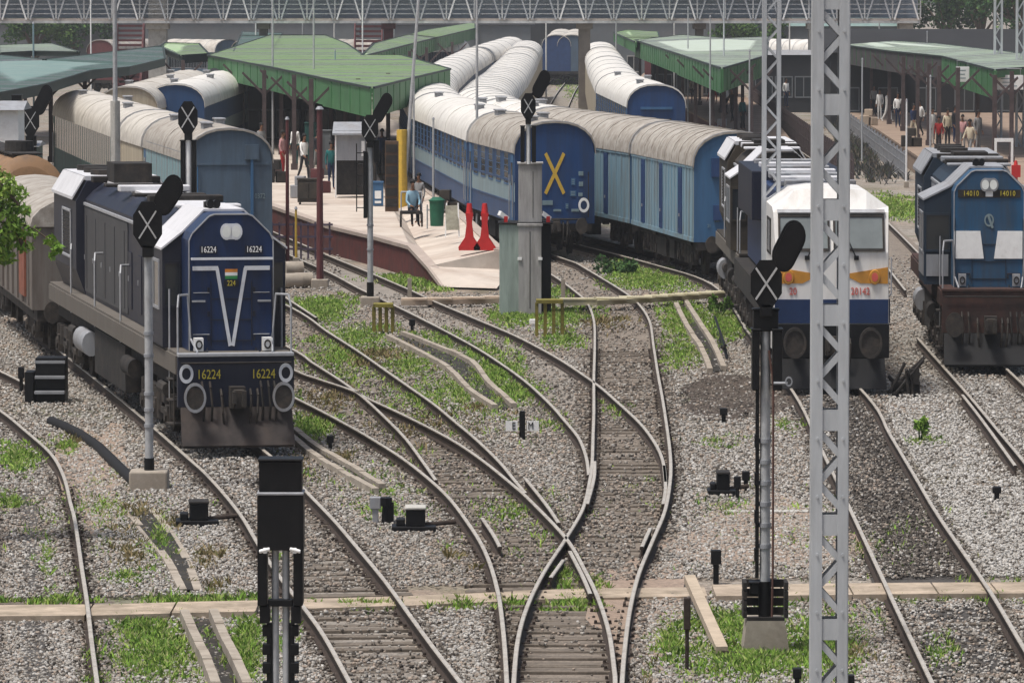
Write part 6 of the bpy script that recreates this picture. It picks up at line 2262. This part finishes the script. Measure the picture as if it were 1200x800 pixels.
house('dark block standing in for the shade under the pale roofed canopy', 815, 128, 5.5, 3.9, 5, m_bdark, m_bdark, 4, gable=.1)  # dark box put in as canopy shade
house('dark parcel office between the two lattice masts', 930, 132, 5.0, 3.6, 5, m_bdark, m_tin, 4, gable=.3)
def fence_run(label, a, b, h, m, step=.35, name='fence'):
    p, q = P(*a), P(*b)
    t = thing(name, label, 'fence', p)
    d = q - p
    n = int(d.length / step)
    mb = MB()
    for k in range(n + 1):
        c = d * (k / n)
        r = .035 if k % 6 else .06
        mb.b2(c.x - r * .7, c.x + r * .7, c.y - r, c.y + r, 0, h * (1.08 if k % 6 == 0 else .97))
    for z in (.25, .6, .92):
        mb.bar((0, 0, h * z), d + Vector((0, 0, h * z)), .04, .05)
    mb.build('bars', [m], t)
fence_run('dark iron fence between the parcel vans and the far right platform', (880, 130), (1000, 232), 1.5, m_postdk)
fence_run('grey rail fence in front of the tan right platform', (985, 150), (1062, 212), 1.1, m_galv_dk, .6)
fence_run('maroon and cream barrier on the middle right platform', (838, 178), (895, 225), 1.3, m_maroon, .3)
fence_run('dark fence behind the maroon posts under the big green canopy', (250, 205), (330, 236), 1.3, m_postdk, .3)
for lab, px, py, c in (('brown luggage heap on the far right platform by the grey fence', 1068, 172, m_dirtybrown), ('dark crates at the foot of the right canopy end', 1140, 205, m_dark), ('maroon sacks on the platform left of the grey stall', 372, 226, m_maroon),
                       ('grey crates under the pale roofed canopy', 846, 160, m_tin), ('dark trunks on the platform beside the dark shade block', 322, 214, m_dark), ('buff bundles on the tan platform near its left end', 1018, 147, m_trough2)):
    t = thing('crate_stack', lab, 'crates', on_plat(px, py))
    mb = MB(K)
    mb.box((-.3, 0, .25), (.6, .5, .5)); mb.box((.32, .05, .2), (.5, .5, .4), 0, .3); mb.box((0, .02, .65), (.55, .45, .35), 0, -.2)
    mb.build('crates', [c], t, bevel=.03)
for lab, px, py, w, h, c in (('low dark handcart loaded with sacks left of the thick maroon post', 362, 240, .5, .8, m_dirtybrown), ('tall grey cupboard against the dark shade block under the green canopy', 380, 208, .35, 1.7, m_bgrey),
        ('narrow dark kiosk right of the grey stall behind the signal', 432, 226, .35, 2.0, m_dark), ('maroon cabinet behind the grey stall', 404, 205, .4, 1.8, m_maroon), ('teal cabinet at the rear of the green canopy platform', 366, 196, .4, 1.7, m_teal)):
    t = thing('cabinet', lab, 'cabinet', on_plat(px, py))
    mb = MB(K)
    mb.b2(-w, w, 0, .5, .08, h)
    mb.b2(-w * 1.06, w * 1.06, -.03, .53, h, h + .05)
    for x in (-w * .8, w * .8):
        mb.b2(x - .04, x + .04, .05, .45, 0, .08)
    mb.build('case', [c], t, bevel=.015)
    mb = MB(K)
    mb.b2(-w * .9, -.02, -.025, 0, .2, h * .9); mb.b2(.02, w * .9, -.025, 0, .2, h * .9)
    mb.build('doors', [c], t, bevel=.01)
# ------------------------------------------------------------------ people
def skin_mat(name, c):
    return mat(name, c, .7, 0, .08, 6, spec=.25)
m_skin = skin_mat('skin_brown', (.17, .085, .05))
m_hair = skin_mat('hair_black', (.010, .008, .008))
def person(label, loc, rz, shirt, trousers, pose='stand', h=1.68, group=None, cap=None):
    t = thing('person', label, 'person', loc, rz, group)
    s = h / 1.68
    if pose == 'sit':
        hip, chest, neck, head = (0, .05, .50), (0, -.02, .88), (0, -.05, 1.06), (0, -.08, 1.22)
        legs = [((.09, .02, .47), (.12, -.40, .46), (.12, -.42, .08), (.13, -.56, .03)), ((-.09, .02, .47), (-.13, -.38, .48), (-.14, -.44, .08), (-.15, -.58, .03))]
        arms = [((.20, -.04, .97), (.27, -.12, .72), (.16, -.34, .60), (.13, -.42, .59)), ((-.20, -.04, .97), (-.27, -.14, .72), (-.16, -.34, .60), (-.12, -.42, .59))]
    elif pose == 'walk':
        hip, chest, neck, head = (0, 0, .92), (0, -.03, 1.26), (0, -.03, 1.44), (0, -.05, 1.58)
        legs = [((.09, 0, .88), (.10, -.16, .50), (.10, -.20, .08), (.11, -.36, .03)), ((-.09, 0, .88), (-.10, .08, .48), (-.10, .32, .12), (-.11, .22, .03))]
        arms = [((.20, -.02, 1.36), (.26, .10, 1.10), (.25, .06, .85), (.25, .03, .76)), ((-.20, -.02, 1.36), (-.26, -.12, 1.12), (-.24, -.28, .92), (-.23, -.36, .88))]
    else:
        hip, chest, neck, head = (0, 0, .92), (0, -.01, 1.26), (0, -.01, 1.44), (0, -.03, 1.58)
        legs = [((.09, 0, .88), (.11, -.02, .48), (.12, .0, .08), (.14, -.14, .03)), ((-.09, 0, .88), (-.10, -.03, .48), (-.11, .0, .08), (-.13, -.14, .03))]
        arms = [((.20, 0, 1.36), (.26, .03, 1.09), (.25, -.06, .84), (.24, -.09, .76)), ((-.20, 0, 1.36), (-.26, .03, 1.09), (-.25, -.08, .84), (-.24, -.12, .76))]
    V, E, Rr = [], [], []
    def v(p, r):
        V.append(Vector(p) * s); Rr.append(r * s); return len(V) - 1
    root = v(hip, .14)
    waist = v([(a + b) / 2 for a, b in zip(hip, chest)], .125); E.append((root, waist))
    c = v(chest, .15); E.append((waist, c))
    n = v(neck, .055); E.append((c, n))
    ch = v([(a * .5 + b * .5) for a, b in zip(neck, head)], .065); E.append((n, ch))
    hd = v(head, .10); E.append((ch, hd))
    tp = v((head[0], head[1] + .01, head[2] + .09), .075); E.append((hd, tp))
    nose = v((head[0], head[1] - .10, head[2] - .01), .022); E.append((hd, nose))
    for ar in arms:
        p = c
        for q, r in zip(ar, (.062, .047, .036, .034)):
            k = v(q, r); E.append((p, k)); p = k
        d = Vector(ar[3]) - Vector(ar[2])
        d.normalize()
        for f in range(4):
            k = v(Vector(ar[3]) + d * (.075 - .008 * abs(f - 1.5)) + Vector((.017 * (f - 1.5), -.01, 0)), .009); E.append((p, k))
        k = v(Vector(ar[3]) + d * .03 + Vector((0, -.045, 0)), .011); E.append((p, k))
    for lg in legs:
        p = root
        for q, r in zip(lg, (.085, .062, .045, .036)):
            k = v(q, r); E.append((p, k)); p = k
    me = bpy.data.meshes.new('body')
    me.from_pydata(V, E, [])
    o = bpy.data.objects.new('body', me)
    COL.objects.link(o)
    o.parent = t
    o.scale = (K, 1, 1)
    sk = o.modifiers.new('skin', 'SKIN')
    sk.use_smooth_shade = True
    for i, r in enumerate(Rr):
        me.skin_vertices[0].data[i].radius = (r * (1.25 if i in (0, 1, 2) else 1), r)
    me.skin_vertices[0].data[0].use_root = True
    ss = o.modifiers.new('sub', 'SUBSURF')
    ss.levels = ss.render_levels = 1
    bpy.context.view_layer.update()
    dg = bpy.context.evaluated_depsgraph_get()
    m2 = bpy.data.meshes.new_from_object(o.evaluated_get(dg))
    o.modifiers.clear()
    o.data = m2
    m2.materials.clear()
    for m in (shirt, trousers, m_skin):
        m2.materials.append(m)
    zb = hip[2] * s + .02
    for pl in m2.polygons:
        cc = pl.center
        if cc.z > (neck[2] - .03) * s:
            pl.material_index = 2
        elif cc.z < .07 * s:
            pl.material_index = 2
        elif pose == 'sit':
            pl.material_index = 1 if (cc.z < .56 * s and abs(cc.x) < .22) else 0
        else:
            pl.material_index = 1 if cc.z < zb else 0
        if any((Vector((cc.x, cc.y, cc.z)) - Vector(a[3]) * s).length < .12 * s for a in arms):
            pl.material_index = 2
        pl.use_smooth = True
    mb = MB(K)
    hc = Vector(head) * s
    n = 12
    vs, fs = [], []
    for j in range(5):
        th = math.pi * .55 * j / 4
        for i in range(n):
            a = 2 * math.pi * i / n
            vs.append((hc.x + .112 * s * math.sin(th) * math.cos(a), hc.y + .018 + .118 * s * math.sin(th) * math.sin(a), hc.z + .05 + .115 * s * math.cos(th) + (.05 if math.sin(a) < -.3 and j == 4 else 0)))
    for j in range(4):
        for i in range(n):
            fs.append((j * n + i, j * n + (i + 1) % n, (j + 1) * n + (i + 1) % n, (j + 1) * n + i))
    mb.add(vs, fs)
    mb.build('hair', [m_hair], t, True)
    return t
cl = {k: mat('cloth_' + k, c, .9, 0, .12, 9, spec=.1) for k, c in dict(lightblue=(.25, .40, .50), white=(.72, .72, .70), dark=(.03, .03, .035), navy=(.02, .03, .07), red=(.30, .03, .03), grey=(.22, .22, .22), pink=(.45, .25, .25), cream=(.5, .44, .33), teal=(.02, .11, .11)).items()}
seat = thing('platform_cart', 'dark handcart on the platform under the seated person in light blue', 'cart', on_plat(482, 266))
mb = MB(K)
mb.b2(-.45, .42, -.1, .6, .38, .46)
mb.build('bed', [m_dark], seat)
for s in (-1, 1):
    for y in (0, .5):
        mb = MB(K)
        mb.tube((s * .42 - .03, y, .2), (s * .42 + .03, y, .2), .2, .2, 16)
        mb.build('wheel', [m_dark], seat, True)
mb = MB(K)
mb.path([(-.42, .6, .4), (-.42, .75, 1.0), (.40, .75, 1.0), (.40, .6, .4)], .03)
mb.build('handle', [m_tin], seat)
q = on_plat(483, 265)
person('person in a light blue shirt and dark trousers sitting on the handcart on the platform', (q.x, q.y - .05, PZ), .25, cl['lightblue'], cl['dark'], 'sit', 1.70)
q = on_plat(491, 262)
person('person in grey standing close behind the seated one on the platform', (q.x, q.y + .3, PZ), -.4, cl['grey'], cl['dark'], 'stand', 1.45)
gpl = 'people waiting on the platforms'
for px, py, sh, tr, ps, r, lab in (
        (356, 212, 'white', 'dark', 'walk', .6, 'person in a white shirt walking on the platform between the maroon posts'),
        (331, 206, 'pink', 'red', 'stand', 1.2, 'person in dull pink and red standing at the left under the green canopy'),
        (388, 222, 'teal', 'navy', 'stand', .2, 'person in dark teal standing left of the grey stall'),
        (346, 196, 'white', 'teal', 'stand', -.5, 'person in a white top and teal trousers under the green canopy'),
        (1010, 132, 'white', 'grey', 'stand', .3, 'person in white at the left end of the far right platform'),
        (1031, 141, 'white', 'white', 'stand', -.4, 'person all in white on the far right platform, left one of two'),
        (1040, 143, 'white', 'white', 'walk', .9, 'person all in white on the far right platform, right one of two'),
        (1052, 150, 'white', 'navy', 'stand', .1, 'person in white top and navy trousers on the far right platform'),
        (1078, 160, 'white', 'dark', 'walk', -.8, 'person in white top and dark trousers by the white pole on the right platform'),
        (1110, 175, 'cream', 'dark', 'stand', .4, 'person in cream shirt under the green canopy end at the right'),
        (1128, 180, 'pink', 'grey', 'stand', -.3, 'person in dull pink under the green canopy end at the right'),
        (1146, 178, 'grey', 'grey', 'stand', .6, 'person in grey beside the post of the right canopy'),
        (850, 134, 'white', 'dark', 'stand', .5, 'person in white under the pale roofed canopy right of the blue end coach'),
        (858, 143, 'dark', 'dark', 'walk', -.5, 'person in dark clothes under the pale roofed canopy'),
        (921, 126, 'white', 'navy', 'stand', .5, 'person in white between the two lattice masts'),
        (1003, 126, 'white', 'dark', 'walk', .9, 'person in white and dark walking beside the big lattice mast on the far platform'),
        (1024, 136, 'grey', 'dark', 'stand', .2, 'person in grey and dark between people in white on the far platform'),
        (1060, 152, 'dark', 'dark', 'stand', -.6, 'person in dark clothes near the white slim post on the right platform'),
        (1070, 164, 'navy', 'cream', 'walk', .5, 'person in navy and cream walking on the right platform'),
        (1092, 170, 'white', 'white', 'stand', .7, 'person all in white beside the dark canopy front at the right'),
        (1100, 182, 'red', 'dark', 'stand', -.2, 'person in red under the right canopy corner'),
        (1119, 168, 'dark', 'navy', 'stand', .8, 'person in dark and navy behind the one in cream at the right'),
        (1137, 190, 'cream', 'grey', 'walk', -.7, 'person in cream and grey walking towards the right locomotive'),
        (812, 122, 'cream', 'dark', 'stand', .3, 'person in cream before the dark shade block of the pale canopy'),
        (835, 138, 'red', 'navy', 'walk', -.4, 'person in red under the pale roofed canopy'),
        (870, 152, 'teal', 'dark', 'stand', .6, 'person in teal by the slim pole right of the pale canopy'),
        (306, 196, 'grey', 'dark', 'stand', .5, 'person in grey left of the one in dull pink under the green canopy'),
        (372, 204, 'dark', 'grey', 'walk', .4, 'person in dark top and grey trousers behind the thick maroon post'),
        (398, 200, 'red', 'dark', 'stand', -.5, 'person in red behind the grey stall'),
        (428, 214, 'white', 'dark', 'stand', .3, 'person in white behind the signal ladder'),
        (448, 206, 'navy', 'dark', 'stand', -.3, 'person in navy left of the yellow pole foot')):
    q = on_plat(px, py)
    person(lab, (q.x, q.y, PZ), r, cl[sh], cl[tr], ps, random.uniform(1.6, 1.75), gpl)
# worker beside the parcel van
q = P(640, 560)

# ------------------------------------------------------------------ trees and shrubs
m_bark = mat('bark', (.10, .075, .055), .9, 0, .3, 4, bump=.4)
leafm = [mat('leaf_%d' % i, c, .75, 0, .3, 1.0, spec=.2) for i, c in enumerate([(.020, .050, .016), (.030, .075, .020), (.045, .10, .028), (.016, .036, .016), (.075, .14, .03)])]
lightm = [mat('young_leaf_%d' % i, c, .6, 0, .2, 2.0, spec=.25) for i, c in enumerate([(.13, .25, .03), (.19, .32, .05), (.09, .18, .025), (.24, .35, .07)])]
def leaf_cloud(name, parent, clumps, n, size, mats, long=1.5):
    """leaf sized faces gathered in clumps"""
    C = np.array([c[:3] for c in clumps]); Rr = np.array([c[3] for c in clumps])
    k = RNG.choice(len(clumps), n, p=Rr ** 2 / (Rr ** 2).sum())
    d = RNG.normal(0, 1, (n, 3)); d /= np.linalg.norm(d, axis=1)[:, None]
    r = Rr[k] * RNG.uniform(.35, 1.05, n) ** .6
    pos = C[k] + d * r[:, None] * np.array([1, 1, .8])
    ax = RNG.normal(0, 1, (n, 3)); ax[:, 2] -= .6; ax /= np.linalg.norm(ax, axis=1)[:, None]
    b = np.cross(ax, RNG.normal(0, 1, (n, 3))); b /= np.linalg.norm(b, axis=1)[:, None]
    s = RNG.uniform(.6, 1.3, n)[:, None] * size
    V = np.stack([pos - b * s * .5, pos + ax * s * long * .5, pos + b * s * .5, pos - ax * s * long * .5 ], 1).reshape(-1, 3)
    me = bpy.data.meshes.new(name)
    me.vertices.add(n * 4); me.vertices.foreach_set('co', V.ravel())
    me.loops.add(n * 4); me.loops.foreach_set('vertex_index', np.arange(n * 4, dtype=np.int32))
    me.polygons.add(n); me.polygons.foreach_set('loop_start', np.arange(0, n * 4, 4, dtype=np.int32))
    for m in mats:
        me.materials.append(m)
    ck = RNG.integers(0, len(mats), len(clumps))
    mi = np.where(RNG.uniform(0, 1, n) < .6, ck[k], RNG.integers(0, len(mats), n))
    me.polygons.foreach_set('material_index', mi.astype(np.int32))
    me.update(calc_edges=True)
    o = bpy.data.objects.new(name, me)
    COL.objects.link(o)
    o.parent = parent
    return o
def tree(label, px, row, h, cr, n, size, mats=None, group=None, trunk_r=.28, name='tree'):
    t = thing(name, label, 'tree', P(px, row), random.random() * 6, group)
    mb = MB()
    th = h * .35
    mb.tube((0, 0, -.1), (.1, 0, th), trunk_r, trunk_r * .75, 10)
    clumps = []
    for k in range(9):
        a = 2 * math.pi * k / 9 + random.random()
        rr = cr * random.uniform(.25, .8)
        e = Vector((rr * math.cos(a), rr * math.sin(a), h * random.uniform(.5, .88)))
        m = Vector((e.x * .4, e.y * .4, th + (e.z - th) * .5))
        mb.tube((.1, 0, th * .95), m, trunk_r * .5, trunk_r * .3, 7); mb.tube(m, e, trunk_r * .3, trunk_r * .08, 6)
        for j in range(4):
            clumps.append((e.x + random.gauss(0, cr * .2), e.y + random.gauss(0, cr * .2), e.z + random.gauss(0, h * .07), cr * random.uniform(.16, .34)))
    for k in range(8):
        clumps.append((random.gauss(0, cr * .35), random.gauss(0, cr * .35), h * random.uniform(.6, .95), cr * random.uniform(.2, .36)))
    mb.build('trunk', [m_bark], t, True)
    leaf_cloud('crown', t, clumps, n, size, mats or leafm)
    return t
gt = 'dark trees beyond the footbridge'
tree('dark green tree beyond the footbridge, left one at the top right corner', 1108, 96, 11, 4.2, 9000, .22, group=gt)
tree('dark green tree right of the first at the top right, behind the lattice masts', 1150, 104, 12, 4.6, 9000, .22, group=gt)
tree('dark green tree at the very top right corner', 1195, 108, 12, 4.6, 9000, .22, group=gt)
tree('tall dark tree farther back at the top right', 1165, 72, 15, 6, 9000, .3, group=gt)
tree('pale green tree seen under the footbridge at the left', 40, 98, 7.5, 3.4, 6000, .2, [leafm[2], leafm[4], leafm[1]], gt)
tree('green tree seen under the footbridge left of the concrete pillar', 88, 96, 7.5, 3.4, 6000, .2, [leafm[1], leafm[4], leafm[0]], gt)
tree('green tree under the footbridge right of the concrete pillar', 225, 92, 7.5, 3.0, 5000, .2, [leafm[1], leafm[0]], gt)
tree('small green tree under the footbridge above the right canopy', 880, 98, 6, 2.8, 5000, .2, [leafm[2], leafm[4]], gt)
for i, px in enumerate((-60, 330, 470, 590, 720, 860, 980)):
    tree(['dark distant tree at the far left behind the bridge', 'dark distant tree behind the big green canopy', 'dark distant tree behind the second maroon stairs', 'dark distant tree behind the white coach roofs', 'dark distant tree right of the brown pillar', 'dark distant tree behind the right middle canopy', 'dark distant tree left of the big lattice mast'][i], px, 66, 11, 6, 4500, .34, group=gt)

# the branch that hangs in from the left: a tree standing just outside the picture
bp = P(-70, 640)
t = thing('tree', 'bright green leafy branch of a tree hanging in at the left edge', 'tree', bp)
mb = MB()
y_ = 0
def at(px, py, dy=0.0):
    """point in the tree's own plane, seen at this pixel"""
    s = FPX / (bp.y + dy) * 1.0
    z = H - (py + 15) / s * (1.0)
    return Vector(((px - 600) / s - bp.x, dy, z))
tip = [at(-60, 160), at(-30, 200), at(0, 235), at(30, 265), at(55, 280)]
mb.tube((0, 0, -.1), (0, 0, 2.6), .16, .13, 10)
mb.tube((0, 0, 2.6), (-.1, .1, 5.4), .13, .08, 9)
mb.path([Vector((0, 0, 3.6)), at(-60, 240), at(-20, 225), at(10, 255), at(28, 290)], .03, 7)
mb.path([Vector((-.05, 0, 4.4)), at(-40, 200), at(0, 215), at(22, 240)], .025, 7)
mb.path([at(10, 255), at(40, 268), at(62, 284)], .012, 6)
mb.build('trunk', [m_bark], t, True)
cl_ = []
for px, py, r in ((-5, 215, .30), (8, 230, .26), (0, 262, .30), (18, 250, .20), (14, 280, .20), (-8, 290, .28), (6, 300, .16), (26, 268, .13), (38, 272, .08), (58, 280, .10), (66, 292, .09), (60, 300, .07), (-30, 250, .4), (-50, 200, .5), (-70, 160, .6), (-80, 260, .6), (30, 290, .10)):
    q = at(px, py); cl_.append((q.x, q.y + random.uniform(-.2, .2), q.z, r))
leaf_cloud('crown', t, cl_, 5200, .045, lightm, 3.0)

def shrub(label, px, row, h, r, n, name='weed', mats=None, size=.07):
    t = thing(name, label, 'plant', P(px, row))
    mb = MB()
    cl2 = []
    for k in range(6):
        a = random.random() * 6.28
        e = (r * .7 * math.cos(a), r * .7 * math.sin(a), h * random.uniform(.5, 1))
        mb.tube((0, 0, 0), e, .012, .006, 5)
        cl2.append(e + (r * .45,))
    mb.build('stem', [leafm[2]], t)
    leaf_cloud('leaves', t, cl2, n, size, mats or lightm, 2.0)
shrub('single leafy weed on the pale gravel between the right tracks', 1078, 520, .42, .12, 120)
shrub('green weeds beside the parcel van wheels', 720, 322, .35, .6, 500, 'bush', [leafm[1], leafm[2]])
shrub('tall grass tuft at the right end of the buff cable trough', 845, 372, .45, .3, 300, 'bush', [leafm[4], lightm[2]])

# ------------------------------------------------------------------ the air
hz_m = bpy.data.materials.new('haze')
hz_m.use_nodes = True
nt = hz_m.node_tree
for n_ in list(nt.nodes):
    if n_.type == 'BSDF_PRINCIPLED':
        nt.nodes.remove(n_)
pv = nt.nodes.new("ShaderNodeVolumePrincipled")
pv.inputs["Color"].default_value = (.86, .90, .95, 1)
pv.inputs["Density"].default_value = HAZE
nt.links.new(pv.outputs[0], nt.nodes["Material Output"].inputs["Volume"])
mb = MB()
mb.b2(-1000, 1000, -250, 2700, -1.2, 30)
if HAZE > 0:
    o = mb.build('haze', hz_m)
    stuff(o)
    tag(o, 'thin pale haze in the air over the whole yard', 'haze')
